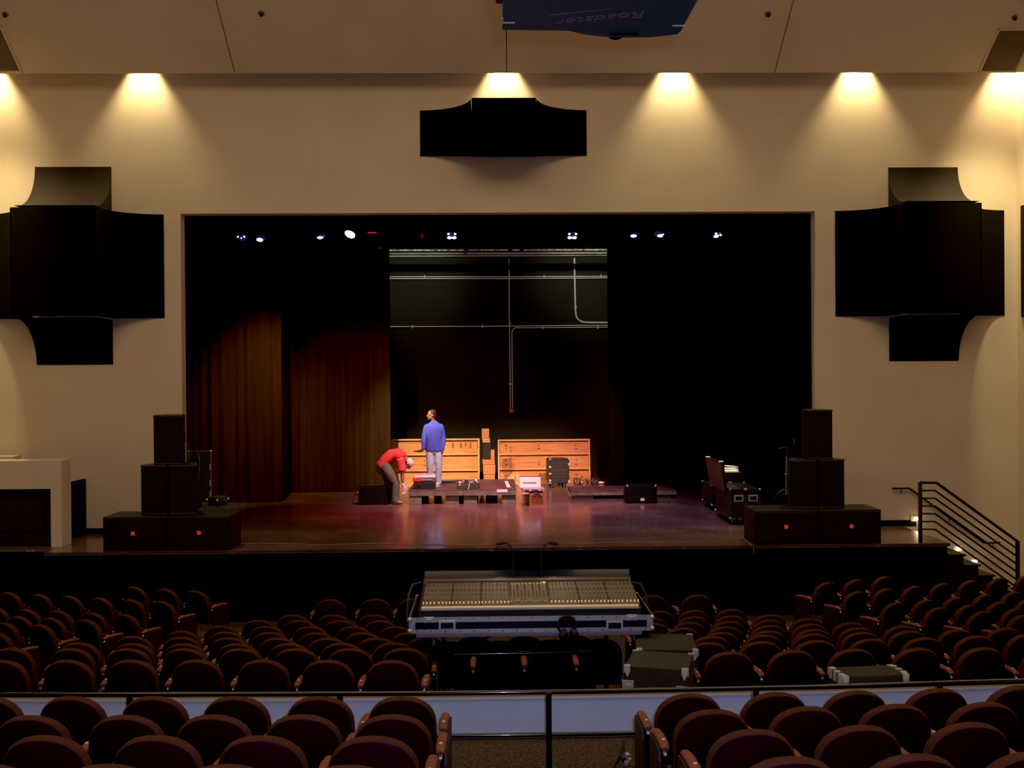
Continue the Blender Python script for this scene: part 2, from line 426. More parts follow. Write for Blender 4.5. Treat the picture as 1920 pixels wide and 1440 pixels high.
for u, v in ((1690, 916), (1780, 970), (1862, 1018)):
    mb = MB(); p = hp(u, v); mb.tube([p, p + V((0, 0, -.07)), p + V((0, .078, -.09))], .008, 6); mb.build('bracket', M['rail'], hr, smooth=True)
for u, v, lab in ((1716, 972, 'small glowing step light low on the wall beside the top railing post'), (1795, 1028, 'small glowing step light above the second stage step'), (1824, 1052, 'faint step light above the lower stage steps')):
    p = at(u, v, YW)
    s = thing('step_light', lab, 'step light', p, group='step lights on the stair wall')
    mb = MB(); mb.box((0, -.012, 0), (.17, .024, .10), bev=.004); mb.build('cover_plate', M['white'], s)
    mb = MB(); mb.box((.02, -.026, 0), (.10, .006, .045)); mb.build('lamp_lens', M['steplight'], s)
    l = bpy.data.lights.new('step_glow', 'POINT'); l.energy = .35 if v < 1050 else .12; l.color = (1, .75, .42); l.shadow_soft_size = .03
    lo = bpy.data.objects.new('step_glow', l); COL.objects.link(lo); lo.location = p + V((0, -.10, -.04))

# ------------------------------------------------------------------ loudspeaker cluster covers on the wall
Yc, dp = 17.85, YW - .01 - 17.85
def quarter(s0, s1, n=12):       # (out, y) concave flare from the front edge s0 to the wall edge s1
    return [(s0 + (s1 - s0) * (1 - math.cos(PI / 2 * k / n)), Yc + dp * math.sin(PI / 2 * k / n)) for k in range(n + 1)]
def cluster(label, x0, x1, z0, z1, wl, wr, wt=None, wb=None, zbw=None):
    c = V(((x0 + x1) / 2, YW, z0))
    t = thing('speaker_cluster_cover', label, 'speaker cover', c, group='black fabric speaker covers on the wall')
    mb = MB(); mb.ab((x0, Yc, z0), (x1, Yc + .06, z1)); mb.build('front_panel', M['clustershade'], t, loc=None, bevel=.01).data.transform(Matrix.Translation(-c))
    def fin(mb, name):
        if zbw is not None:
            for v in mb.bm.verts:
                if v.co.z < z0 + .05: v.co.z = z0 + (zbw - z0) * (v.co.y - Yc) / dp
        o = mb.build(name, M['clustershade'] if name in ('side_wing', 'bottom_wing') else M['cluster'], t, smooth=True); o.data.transform(Matrix.Translation(-c))  # top faces keep the lighter fabric, as if lit from above
    for s0, s1 in ((x0, wl), (x1, wr)):
        gap = .014 * (1 if s1 > s0 else -1)
        q = quarter(s0 + gap, s1)
        mb = MB(); mb.prism(q + [(s0 + gap, YW - .01)], z0, z1, 'z'); fin(mb, 'side_wing')
    if wt is None:
        mb = MB(); mb.ab((x0, Yc + .06, z1 - .03), (x1, YW - .01, z1)); mb.build('top_panel', M['cluster'], t).data.transform(Matrix.Translation(-c))
    for s0, s1, nm in ((z1, wt, 'top_wing'), (z0, wb, 'bottom_wing')):
        if s1 is None: continue
        gap = .03 * (1 if s1 > s0 else -1)
        q = [(y, s) for s, y in quarter(s0 + gap, s1)]
        mb = MB(); mb.prism(q + [(YW - .01, s0 + gap)], x0 + .05, x1 - .02, 'x'); fin(mb, nm)
cluster('black cross-shaped speaker cover above the low white wall', X(23, Yc), X(181, Yc), at(100, 592, Yc).z, at(100, 388, Yc).z,
        XLH + .02, X(310, YW), at(140, 313, YW).z, at(140, 684, YW).z)
cluster('black cross-shaped speaker cover above the stair railing', X(1697, Yc), X(1841, Yc), at(1760, 587, Yc).z, at(1760, 380, Yc).z,
        X(1567, YW), X(1884, YW), at(1725, 314, YW).z, at(1725, 677, YW).z)
cluster('wide black speaker cover hung over the middle of the stage opening', X(888, Yc), X(1009, Yc), at(947, 293, Yc).z, at(947, 183, Yc).z,
        X(791, YW), X(1103, YW), zbw=at(947, 293, YW).z)

# ------------------------------------------------------------------ ceiling fittings
for u, v, lab in ((10, 27, 'small ceiling sprinkler head nearest the dark vent over the low white wall'), (490, 25, 'small dark sprinkler head on the ceiling near the first ceiling seam'),
                  (1440, 26, 'small sprinkler head on the ceiling right of the blue projector'), (1902, 33, 'small sprinkler head just above the ceiling vent over the stairs')):
    p = slope(u, v); n = -V((0, SL, 1)).normalized()
    s = thing('sprinkler_head', lab, 'sprinkler', p, group='sprinklers on the sloping ceiling')
    mb = MB(); mb.lathe([(.05, -.005), (.05, .008), (.03, .016)], (0, 0, 0), n, 16); mb.build('escutcheon', M['vent'], s, smooth=True)
    mb = MB(); mb.lathe([(.012, .01), (.014, .05), (.026, .052), (.026, .058)], (0, 0, 0), n, 12); mb.build('deflector', M['dark'], s, smooth=True)
n = V((0, SL, 1)).normalized(); tdir = V((0, -1, SL)).normalized()
for u0, u1, v0, v1, lab in ((1841, 1902, 131, 58, 'brown mesh ceiling vent above the stage stairs'), (-26, 35, 131, 52, 'brown mesh ceiling vent above the low white wall')):
    a = slope(u0, v0); b = slope(u1, v0); c = slope((u0 + u1) / 2, v1)
    w = b.x - a.x; h = (V((a.x, c.y, c.z)) - a).length; ctr = V(((a.x + b.x) / 2, (a.y + c.y) / 2, (a.z + c.z) / 2))
    t = thing('ceiling_vent', lab, 'vent', ctr)
    Rm = Matrix((V((1, 0, 0)), tdir, -n * -1)).transposed()
    mb = MB(); mb.box(-n * .006, (w, h, .012), Rm); mb.build('mesh_screen', M['vent'], t)
    mb = MB()
    for sx_, sy_, dx, dy in ((-1, 0, .03, h + .1), (1, 0, .03, h + .1), (0, -1, w + .1, .03), (0, 1, w + .1, .03)):
        mb.box(V((1, 0, 0)) * sx_ * (w / 2 + .035) + tdir * sy_ * (h / 2 + .035) - n * .01, (dx, dy, .02), Rm)
    mb.build('vent_frame', M['ceil'], t)
DL = [(-12, 'second'), (275, ''), (948, ''), (1268, ''), (1610, ''), (1890, '')]
dlab = ['recessed downlight washing the corner above the low white wall', 'recessed downlight glowing above the cross-shaped cover at the low white wall side', 'recessed downlight glowing right above the wide middle speaker cover',
        'recessed downlight between the middle cover and the stair side cover', 'recessed downlight glowing above the stair side speaker cover', 'recessed downlight in the corner next to the vent over the stairs']
for (u, _), lab in zip(DL, dlab):
    y = YW - .13; x = X(u, YW); z = ZP + .56
    t = thing('recessed_downlight', lab, 'downlight', (x, y, z), group='downlights along the proscenium wall')
    mb = MB(); mb.lathe([(.075, .30), (.085, .28), (.09, 0), (.082, 0), (.08, .05)], (0, 0, 0), (0, 0, 1), 20); mb.build('lamp_can', M['black'], t, smooth=True)
    mb = MB(); mb.lathe([(.078, .03), (.06, .022)], (0, 0, 0), (0, 0, 1), 20); mb.build('lamp_lens', M['lens_w'], t)
    mb = MB(); mb.tube([(0, 0, .29), (0, 0, ZC - z)], .012, 8); mb.build('hanger_rod', M['black'], t)
    k = 1.0 if 0 < u < 1800 else 1.3
    spot('scallop_spot', (x, y, z - .02), (x, y + .02, z - 1), SCAL * k, (1, .80, .42), 78, .8, .05)

# ------------------------------------------------------------------ projector hung from the ceiling
zb = at(1000, 57, 7.0).z
pj = thing('projector', 'dark blue projector hanging from the ceiling seen from below', 'projector', (X(1110, 6.6), 6.6, zb))
o0 = V(pj.location)
def pjp(u, v): return onz(u, v, zb) - o0
pts = [pjp(u, v) for u, v in ((941, 57), (1065, 59), (1095, 66), (1130, 70), (1170, 72), (1220, 71), (1255, 67.5), (1271, 65), (1278, 59), (1284, 47))]
yb = -.75
q = pts[-1]; poly = [(p.x, p.y) for p in pts] + [(q.x, yb), (pts[0].x, yb)]
mb = MB(); mb.prism(poly, 0, .48, 'z'); mb.build('housing', M['blue'], pj, bevel=.012)
mb = MB(); p = pjp(938, 0); mb.ab((pts[0].x - .045, yb + .05, .03), (pts[0].x + .01, pjp(940, 18).y, .40), bev=.02); mb.build('side_grille', M['navy'], pj)
lp = pjp(1157, 71)
mb = MB(); mb.cyl((lp.x, lp.y - .06, .085), (lp.x, lp.y + .09, .085), .066, .072, 24); mb.build('lens_barrel', M['rubber'], pj, smooth=True)
a, b = pjp(1144, 62), pjp(1197, 62)
mb = MB(); mb.box(((a.x + b.x) / 2, a.y, -.004), (b.x - a.x, .035, .01)); mb.build('vent_slot', M['rubber'], pj)
for u, v, sg in ((942, 42, 1), (1284, 47.5, -1)):
    p = pjp(u, v); mb = MB(); mb.box((p.x + sg * .04, p.y, -.003), (.085, .009, .008))
    if sg > 0: mb.box((p.x, p.y - .045, -.003), (.008, .09, .008))
    mb.build('corner_bracket', M['white'], pj)
tp = (pjp(1045, 42) + pjp(1215, 24)) / 2
ang = math.atan2((pjp(1045, 42) - pjp(1215, 24)).y, -(pjp(1045, 42) - pjp(1215, 24)).x)
mt = Matrix.Translation((tp.x, tp.y, -.002)) @ Matrix.Rotation(-ang * .9, 4, 'Z') @ Matrix(((-1, 0, 0, 0), (0, 1, 0, 0), (0, 0, -1, 0), (0, 0, 0, 1)))
text_mesh('lettering', 'Roadster', .16, M['logo'], pj, mt, .001, .35)
mb = MB(); a, b = pjp(1030, 26), pjp(1150, 15)
mb.quad(a + V((0, 0, -.002)), b + V((0, 0, -.002)), b + V((0, .012, -.002)), a + V((0, .03, -.002))); mb.build('lettering_swoosh', M['logo'], pj)
for x in (-.35, .35):
    mb = MB(); mb.cyl((x, -.3, .47), (x, -.3, ZTOP - zb), .025); mb.build('hanger_rod', M['rail'], pj)
# ------------------------------------------------------------------ drapes
def drape(name, label, x0, x1, Y, z0, z1, m, group, amp=.022, wl=.26, seed=0):
    rnd = random.Random(seed); n = max(8, int((x1 - x0) / .035)); ph = rnd.random() * 6
    mb = MB(); c = V(((x0 + x1) / 2, Y, z0)); cols = []
    rows = 7
    for i in range(n + 1):
        x = x0 + (x1 - x0) * i / n
        off = amp * math.sin(2 * PI * x / wl + ph + .8 * math.sin(x * 1.7 + seed)) + .02 * math.sin(x * 31 + seed)
        cols.append([mb.bm.verts.new((x - c.x, off * (.65 + .35 * (1 - k / (rows - 1))) * 1.0, (z1 - z0) * k / (rows - 1))) for k in range(rows)])
    for i in range(n):
        for k in range(rows - 1): mb.bm.faces.new((cols[i][k], cols[i + 1][k], cols[i + 1][k + 1], cols[i][k + 1]))
    t = thing(name, label, 'curtain', c, group=group)
    mb.build('cloth', m, t, smooth=True)
    mb = MB(); mb.cyl((x0 - c.x, 0, z1 - z0 + .03), (x1 - c.x, 0, z1 - z0 + .03), .03); mb.build('pipe', M['black'], t)
    return t
zlow = ST + .012
drape('stage_curtain', 'brown stage curtain lit amber, next to the hand truck by the stage opening', -9.6, X(528, 23.4), 23.4, zlow, 8.6, M['velour'], 'side curtains', seed=1)
drape('stage_curtain', 'reddish brown stage curtain hanging just behind the person in the red shirt', -7.2, X(732, 25.4), 25.4, zlow, 8.6, M['velour'], 'side curtains', seed=2)
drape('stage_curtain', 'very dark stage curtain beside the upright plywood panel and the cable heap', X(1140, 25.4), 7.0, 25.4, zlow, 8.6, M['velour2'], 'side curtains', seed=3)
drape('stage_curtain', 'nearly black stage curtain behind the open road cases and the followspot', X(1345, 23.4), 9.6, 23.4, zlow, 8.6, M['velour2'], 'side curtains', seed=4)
drape('border_curtain', 'black border curtain across the top of the stage opening behind the lamps', -7.5, 7.5, 20.9, at(935, 465.5, 20.9).z, 8.9, M['black'], 'border curtains', amp=.05, seed=5)
drape('border_curtain', 'black border curtain right behind the top edge of the stage opening', -7.5, 7.5, 19.5, at(935, 417, 19.5).z, 8.9, M['black'], 'border curtains', amp=.05, seed=6)

# ------------------------------------------------------------------ fittings of the back wall
mb = MB(); y = 27.55; a, b = at(690, 480, y), at(1190, 480, y); zz = at(935, 474.5, y).z
mb.ab((a.x, y - .10, at(935, 481.5, y).z), (b.x, y + .10, at(935, 474.5, y).z))
tag(mb.build('steel_beam', mat('beam_paint', (.32, .29, .24), .5, var=.1), loc=((a.x + b.x) / 2, y, a.z), bevel=.005), 'grey steel beam across the top of the stage back wall', 'beam')
mb = MB(); y = 27.2; a, b = at(690, 469.5, y), at(1190, 468.5, y); mb.tube([a, b], .018, 10)
tag(mb.build('lighting_pipe', mat('taped_pipe', (.55, .5, .45), .5, var=.8, scale=9), smooth=True, loc=(a + b) / 2), 'thin bright battered pipe hung just above the steel beam', 'pipe')
yw = YB - .035
def bp(u, v): return at(u, v, yw)
def conduit(label, pts, r=.016, straps=()):
    c = bp(*pts[0]); t = thing('wall_conduit', label, 'conduit', c, group='conduits on the stage back wall')
    P = [bp(*p) - c for p in pts]
    mb = MB(); mb.tube(P, r, 8); mb.build('pipe', M['conduit'], t, smooth=True)
    for s in straps:
        p = bp(*s); mb = MB(); vert = abs(pts[0][0] - pts[1][0]) < 5
        mb.box(p - c + V((0, .012, 0)), (.09, .03, .025) if vert else (.025, .03, .09), bev=.004); mb.build('strap', M['conduit'], t)
    return t
conduit('upper of the two close horizontal conduits near the top of the back wall', [(700, 519), (955, 519), (1175, 518)], .014, [(796, 519), (1020, 519), (1127, 518)])
conduit('lower of the two close horizontal conduits near the top of the back wall', [(700, 522.5), (955, 522.5), (1175, 521)], .014)
conduit('single horizontal conduit crossing the middle of the back wall', [(700, 612.5), (900, 612), (1000, 611), (1175, 609.5)], .012, [(773, 612.5), (905, 612)])
conduit('straight vertical conduit running down to the red alarm box', [(954.5, 486), (955, 600), (956.5, 700), (957, 764)], .013, [(955.5, 607), (957, 720)])
arc = [(968.5 - 8.5 * math.sin(a), 623 - 8.5 * math.cos(a)) for a in [k * PI / 12 for k in range(7)]]
conduit('bent conduit turning from the horizontal run down to the red alarm box', [(1175, 613), (1000, 614.5)] + arc + [(960.5, 700), (961, 764)], .013, [(1018, 614.5), (1121, 613.5)])
arc = [(1097 - 17.5 * math.cos(a), 587 + 17.5 * math.sin(a)) for a in [k * PI / 12 for k in range(7)]]
conduit('thick bent conduit dropping from the beam and turning towards the dark curtain', [(1077, 484), (1078, 540), (1079, 580)] + arc + [(1120, 605), (1175, 605)], .024, [(1077.5, 494), (1079, 576)])
p = bp(959, 769)
t = thing('alarm_box', 'small red alarm box on the back wall below the two vertical conduits', 'alarm', p)
mb = MB(); mb.box((0, -.01, 0), (.13, .07, .15), bev=.012); mb.build('housing', M['firered'], t)
mb = MB(); mb.box((0, -.05, -.01), (.05, .02, .06), bev=.006); mb.build('bell_cover', M['grey'], t)

# ------------------------------------------------------------------ stage lighting
yl = 20.2
mb = MB(); mb.cyl((-6.6, yl, at(935, 428, yl).z), (6.6, yl, at(935, 428, yl).z), .025)
bz = at(935, 428, yl).z
tag(mb.build('lighting_batten', M['black'], smooth=True, loc=(0, yl, bz)), 'long black batten pipe carrying the stage lamps behind the stage opening', 'batten')
lamps = [(453, 447, 'd', 'dim par lamp with three small glints near the end of the batten', (0, -.55, -.8)),
         (489, 448, 'p', 'par lamp with violet glints next to the dim first lamp on the batten', (0, -.55, -.8)),
         (602, 444, 'p', 'par lamp glowing violet beside the brightest warm lamp', (.25, -.35, -.9)),
         (656, 440, 'w', 'brightest par lamp, glowing warm yellow white', (-.25, -.6, -.8)),
         (847, 442, 'q', 'par lamp with four white violet spots over the person in blue', (0, -.55, -.8)),
         (1073, 442, 'q', 'par lamp with four white violet spots near the thick bent conduit', (0, -.55, -.8)),
         (1190, 441, 'p', 'par lamp with a wide violet glow beside the slanted white one', (.1, -.4, -.9)),
         (1236, 440, 'p2', 'par lamp with a slanted white glow beside the wide violet one', (-.25, -.45, -.85)),
         (1344, 441, 'p3', 'lone par lamp with white glow, last on the batten at the stair side', (.2, -.45, -.85)),
         (699, 438, 'r', 'unlit par lamp with a thin red glint beside the brightest lamp', (0, .4, -.9)),
         (1297, 437, 'x', 'unlit black par lamp between the last two violet lamps', (0, -.2, -.9)),
         (792, 440, 'r2', 'unlit par lamp with a dull red body over the steel beam', (.2, .5, -.9)),
         (385, 458, 'x', 'unlit black par lamp near the end of the batten above the hand truck', (.5, .3, -.9))]
lens_pos = {}
for u, v, kind, lab, aim in lamps:
    c = at(u, v, yl); d = V(aim).normalized()
    t = thing('par_lamp', lab, 'stage lamp', c, group='par lamps on the stage batten')
    body = c - d * .02 - c
    mb = MB(); mb.lathe([(.05, -.34), (.085, -.30), (.105, -.12), (.108, -.005), (.115, 0), (.108, 0), (.1, -.03), (.02, -.05)], (0, 0, 0), d, 20); mb.build('can', M['black'], t, smooth=True)
    top = V((0, 0, bz - c.z)); piv = -d * .15
    sd = V((1, 0, 0))
    mb = MB(); mb.tube([piv - sd * .125, piv - sd * .125 + (top - piv) * .6, piv * .4 + top * .6 + V((0, 0, .02)), piv + sd * .125 + (top - piv) * .6, piv + sd * .125], .008, 6); mb.build('yoke', M['black'], t)
    mb = MB(); mb.box(top, (.05, .07, .09), bev=.008); mb.build('clamp', M['dark'], t)
    if kind[0] in 'dpqw':
        lens_pos[u] = c + d * .03
        mb = MB(); mb.lathe([(.1, -.012), (.07, .004), (.02, .010)], (0, 0, 0), d, 20)
        ln = mb.build('lens', M['lens_w'] if kind == 'w' else M['lens_d'], t, smooth=True)
        s2 = d.cross(V((1, 0, 0))).normalized(); q = d.to_track_quat('Z', 'Y').to_euler()
        spots = {'w': [], 'd': [(-.06, .055, .012), (.065, .06, .016), (0, .02, .012)], 'p': [(-.02, -.01, .06)], 'q': [(-.062, .06, .02), (.07, .06, .02), (-.045, -.045, .042), (.045, -.045, .042)],
                 'p2': [(.02, -.02, .055), (.07, .03, .02)], 'p3': [(-.01, -.02, .055), (.07, .02, .02), (-.03, .07, .02)]}[kind if kind in ('p2', 'p3') else kind[0]]
        for a, b, r in spots:
            pos = V((1, 0, 0)) * a - s2 * b * (1 if s2.z < 0 else -1) + d * .012
            mb = MB(); mb.ell(pos, (r, r * .75, .012), q, 12, 6); mb.build('lamp_glint', M['lens_p'], ln, smooth=True)
    elif kind[0] == 'r':
        mb = MB(); mb.box((0, -.115, 0), (.17 if kind == 'r' else .06, .01, .022 if kind == 'r' else .15)); mb.build('gel_frame', M['lens_r'] if kind == 'r' else mat('dull_red_gel', (.16, .01, .015), .5, emit=(.5, .02, .03), estr=.12), t)
# ellipsoidal spotlights hanging lower, further upstage
for u, v, tilt, lab, m in ((876, 462, .35, 'slim pale spotlight tilted above the steel beam', mat('pale_spot_body', (.30, .22, .24), .5)), (952, 458, -.35, 'slim dull red spotlight tilted above the steel beam', mat('red_spot_body', (.16, .01, .012), .5)),
                        (1095, 450, .15, 'slim red spotlight beside the four-spot lamp near the thick bent conduit', mat('red_spot_body', (.16, .01, .012), .5)), (978, 458, 0, 'slim black spotlight above the middle of the steel beam', M['dark'])):
    y = 22.0; c = at(u, v, y); d = V((-tilt, .25, -1)).normalized()
    t = thing('ellipsoidal_spotlight', lab, 'stage lamp', c, group='slim spotlights over the back of the stage')
    mb = MB(); mb.loft([d * .16, d * .1, -d * .05, -d * .14], [.04, .035, .04, .06], 12); mb.build('barrel', m, t, smooth=True)
    mb = MB(); mb.loft([-d * .14, -d * .24], [.07, .05], 12); mb.build('lamp_housing', M['dark'], t, smooth=True)
    mb = MB(); mb.tube([-d * .1, (0, 0, .45)], .01, 6); mb.build('yoke', M['black'], t)
mb = MB(); zq = at(935, 452, 22).z + .42; mb.cyl((-5, 22.0, zq + .03), (5, 22.0, zq + .03), .025); tag(mb.build('lighting_batten', M['black'], smooth=True, loc=(0, 22, zq)), 'black batten pipe carrying the slim spotlights above the steel beam', 'batten')

# ------------------------------------------------------------------ loudspeakers
def speaker(label, c, w, h, d, rz=0, badge=None, taper=.75, group=None, trim=True):
    t = thing('loudspeaker', label, 'loudspeaker', c, rz, group)
    mb = MB(); k = taper; mb.prism([(-w / 2, .012), (w / 2, .012), (w / 2, d * .3), (w / 2 * k, d), (-w / 2 * k, d), (-w / 2, d * .3)], 0, h, 'z'); mb.build('cabinet', M['cab'], t, bevel=.008)
    mb = MB(); mb.box((0, .0, h / 2), (w - .03, .024, h - .06), bev=.006); mb.build('grille', M['grille'], t)
    if trim:
        mb = MB(); mb.box((0, .004, h - .016), (w, .03, .026), bev=.006); mb.build('trim_bar', mat('speaker_trim', (.05, .04, .045), .4), t)
        mb = MB(); mb.box((0, .004, .016), (w, .03, .026), bev=.006); mb.build('trim_bar', mat('speaker_trim', (.05, .04, .045), .4), t)
    for s in (-1, 1):
        mb = MB(); mb.box((s * w / 2 * .985, d * .22, h * .55), (.02, .11, .16), bev=.006); mb.build('handle', M['rubber'], t)
    if badge is not None:
        mb = MB(); mb.box((badge, -.014, h * .52), (.062, .006, .062), bev=.001); b = mb.build('badge', M['badge'], t)
        text_mesh('badge_lettering', 'JBL', .032, M['badgeink'], b, Matrix.Translation((badge, -.018, h * .505)) @ Matrix.Rotation(PI / 2, 4, 'X'), .0008)
    return t
g = 'loudspeaker stack beside the low white wall'
ys = 16.74
zs = at(310, 968.5, ys).z - ST
x0, xm, x1 = X(190, ys), X(310, ys), X(429, ys)
speaker('black subwoofer with orange badge nearest the low white wall', ((x0 + xm) / 2 - .003, ys, ST), xm - x0 - .006, zs, .72, 0, -.02, 1, g, False)
speaker('black subwoofer with orange badge beside its twin, on the hand truck side', ((x1 + xm) / 2 + .003, ys, ST), x1 - xm - .006, zs, .72, 0, .01, 1, g, False)
ym = 16.95; zm = ST + zs; hm = at(312, 872, ym).z - zm
wm = .445
cx = X(313, ym)
speaker('black middle speaker of the half-wall stack, nearer the low white wall', (cx - .238, ym + .03, zm), wm, hm, .5, -.13, None, .55, g)
speaker('black middle speaker of the half-wall stack, nearer the hand truck', (cx + .238, ym + .03, zm), wm, hm, .5, .13, None, .55, g)
yt = 17.0
speaker('single black speaker on top of the stack in front of the cream wall edge', (X(314, yt), yt, zm + hm), .475, at(314, 778, yt).z - zm - hm, .48, 0, None, .55, g)
g = 'loudspeaker stack beside the stairs'
zs = at(1530, 956.5, ys).z - ST
x0, xm, x1 = X(1414, ys), X(1533, ys), X(1651, ys)
speaker('black subwoofer with orange badge next to the open road cases', ((x0 + xm) / 2 - .003, ys, ST), xm - x0 - .006, zs, .74, 0, -.01, 1, g, False)
speaker('black subwoofer with orange badge nearest the stair railing', ((x1 + xm) / 2 + .003, ys, ST), x1 - xm - .006, zs, .74, 0, .02, 1, g, False)
zm = ST + zs; hm = at(1530, 862, ym).z - zm; cx = X(1533, ym)
speaker('black middle speaker in front of the followspot in the stack by the stairs', (cx - .238, ym + .03, zm), wm, hm, .5, -.13, None, .55, g)
speaker('black middle speaker against the cream wall in the stack by the stairs', (cx + .238, ym + .03, zm), wm, hm, .5, .13, None, .55, g)
speaker('single black speaker on top of the stack beside the followspot', (X(1537, yt), yt, zm + hm), .44, at(1537, 768, yt).z - zm - hm, .48, .1, None, .55, g)

# ------------------------------------------------------------------ road cases
def roadcase(label, c, w, d, h, rz=0, name='road_case', m=None, group=None, castors=True, handles=(), latches=(), edge=None, corners=True, lid=None, es=.012, cat='case'):
    t = thing(name, label, cat, c, rz, group); m = m or M['casebody']; edge = edge or M['alu_p']
    z0 = .12 if castors else 0
    mb = MB(); mb.ab((-w / 2, 0, z0), (w / 2, d, z0 + h)); mb.build('case_body', m, t, bevel=.006)
    mb = MB()
    for sx_ in (-1, 1):
        for sy_ in (0, 1):
            mb.box((sx_ * w / 2, sy_ * d, z0 + h / 2), (es, es, h))
        for sz_ in (0, 1): mb.box((sx_ * w / 2, d / 2, z0 + sz_ * h), (es, d, es))
    for sy_ in (0, 1):
        for sz_ in (0, 1): mb.box((0, sy_ * d, z0 + sz_ * h), (w, es, es))
    mb.build('edge_trim', edge, t)
    if corners:
        for sx_ in (-1, 1):
            for sy_ in (0, 1):
                for sz_ in (0, 1):
                    mb = MB(); mb.ell((sx_ * w / 2, sy_ * d, z0 + sz_ * h), (.023, .023, .023), None, 10, 6); mb.build('corner', M['alu'], t, smooth=True)
    for (f, a, z) in handles:
        mb = MB()
        if f == 'y': mb.box((a, -.004, z0 + z), (.17, .02, .12), bev=.004)
        else: mb.box((f * w / 2, a, z0 + z), (.02, .17, .12), bev=.004)
        hd = mb.build('handle_dish', M['alu'], t)
        mb = MB()
        if f == 'y': mb.box((a, -.016, z0 + z), (.12, .012, .07)); mb.box((a, -.022, z0 + z), (.12, .02, .02))
        else: mb.box((f * (w / 2 + .01), a, z0 + z), (.012, .12, .05))
        mb.build('grip', M['rubber'], hd)
    for (a, z) in latches:
        mb = MB(); mb.box((a, -.005, z0 + z), (.09, .02, .09), bev=.004); mb.build('latch', M['alu'], t)
    if castors:
        for sx_ in (-1, 1):
            for sy_ in (0, 1):
                px, py = sx_ * (w / 2 - .08), .08 + sy_ * (d - .16)
                mb = MB(); mb.cyl((px - .018, py, .047), (px + .018, py, .047), .047, n=14); wl = mb.build('castor', M['rubber'], t, smooth=True)
                mb = MB(); mb.box((px, py, .105), (.08, .08, .03)); mb.box((px - .026, py, .07), (.006, .05, .07)); mb.box((px + .026, py, .07), (.006, .05, .07)); mb.build('castor_fork', M['chrome'], wl)
    return t
# rack case in front of the plywood panel
p = onz(1051, 914.5, ST)
sc = FPX / p.y; w = 36 / sc
t = roadcase('black wheeled rack case in front of the plywood panel by the cable heap', (p.x - .02, p.y, ST), w, .55, 44.5 / sc, .12, name='rack_case', handles=((1, .25, .3),), es=.008, edge=M['rubber'])
for dx, z in ((-w / 2, .16), (-w / 2, .33), (-w / 2, .5), (w / 2, .14), (w / 2, .56)):
    mb = MB(); mb.box((dx, .02, z + .02), (.05, .05, .05), bev=.008); mb.build('clasp', M['alu'], t)
for k in range(6):
    mb = MB(); mb.box((0, -.003, .18 + k * .085), (w - .07, .012, .075), bev=.002); mb.build('rack_panel', mat('rack_panel', (.035, .03, .03), .4, var=.2) if k != 3 else mat('rack_panel_reddish', (.06, .03, .03), .4), t)
# road trunks seen end-on by the right hand loudspeakers
yA = 17.6
def px(u, Y): return X(u, Y)
cA = roadcase('upright black road trunk with bright corner balls, furthest upstage of the open cases', (X(1333, 21.1) + .25, 21.1, ST), .50, .9, .40, 0, name='road_trunk', edge=M['dulledge'])
cB = roadcase('long black road case with butterfly handle and opened lid beside the stage floor', (X(1381.5, 19.05), 19.05, ST), .275, 1.25, .53, 0, name='road_trunk', edge=M['dulledge'], handles=(('y', .02, .37),))
cC = roadcase('black road case with butterfly handle tucked behind the subwoofer', (X(1410.5, 19.05), 19.05, ST), .255, 1.2, .53, 0, name='road_trunk', edge=M['dulledge'], handles=(('y', .0, .37),))
lt = thing('case_lid', 'tall brown case lid standing open on the road trunks', 'case lid', (X(1361, 19.15) - .01, 19.15, ST + .60))
mb = MB(); mb.box((-.04, .68, .27), (.045, 1.36, .54), Euler((0, -.13, 0)), bev=.008); mb.build('lid_shell', mat('brown_lid', (.10, .055, .05), .4, var=.2), lt)
mb = MB(); mb.box((-.035, -.005, .27), (.05, .02, .55), Euler((0, -.13, 0))); mb.box((-.08, .68, .545), (.05, 1.38, .014)); mb.build('edge_trim', M['rubber'], lt)
for y in (.05, 1.2):
    mb = MB(); mb.box((-.08, y, .556), (.07, .10, .016), bev=.004); mb.build('latch', M['paper'], lt)
pp = at(1371, 884, 20.5)
eq = thing('equipment_case', 'black equipment box under the white papers among the road trunks', 'case', (X(1375, 20.4), 20.4, ST))
mb = MB(); mb.ab((-.17, 0, 0), (.19, .5, pp.z - ST - .012)); mb.build('case_body', M['casebody'], eq, bevel=.01)
mb = MB(); mb.box((.0, -.005, .5), (.36, .012, .012)); mb.build('edge_trim', M['grey'], eq)
t = thing('paper_stack', 'bright white stack of papers lying beside the tall brown lid', 'papers', pp + V((0, 0, -.01)))
for k in range(3):
    mb = MB(); mb.box((.02 * k - .01, .12, .012 + .045 * k), (.32 - .07 * k, .25, .02), Euler((0, .05 * k, .1 * k))); mb.build('paper_sheaf', M['paper'], t)

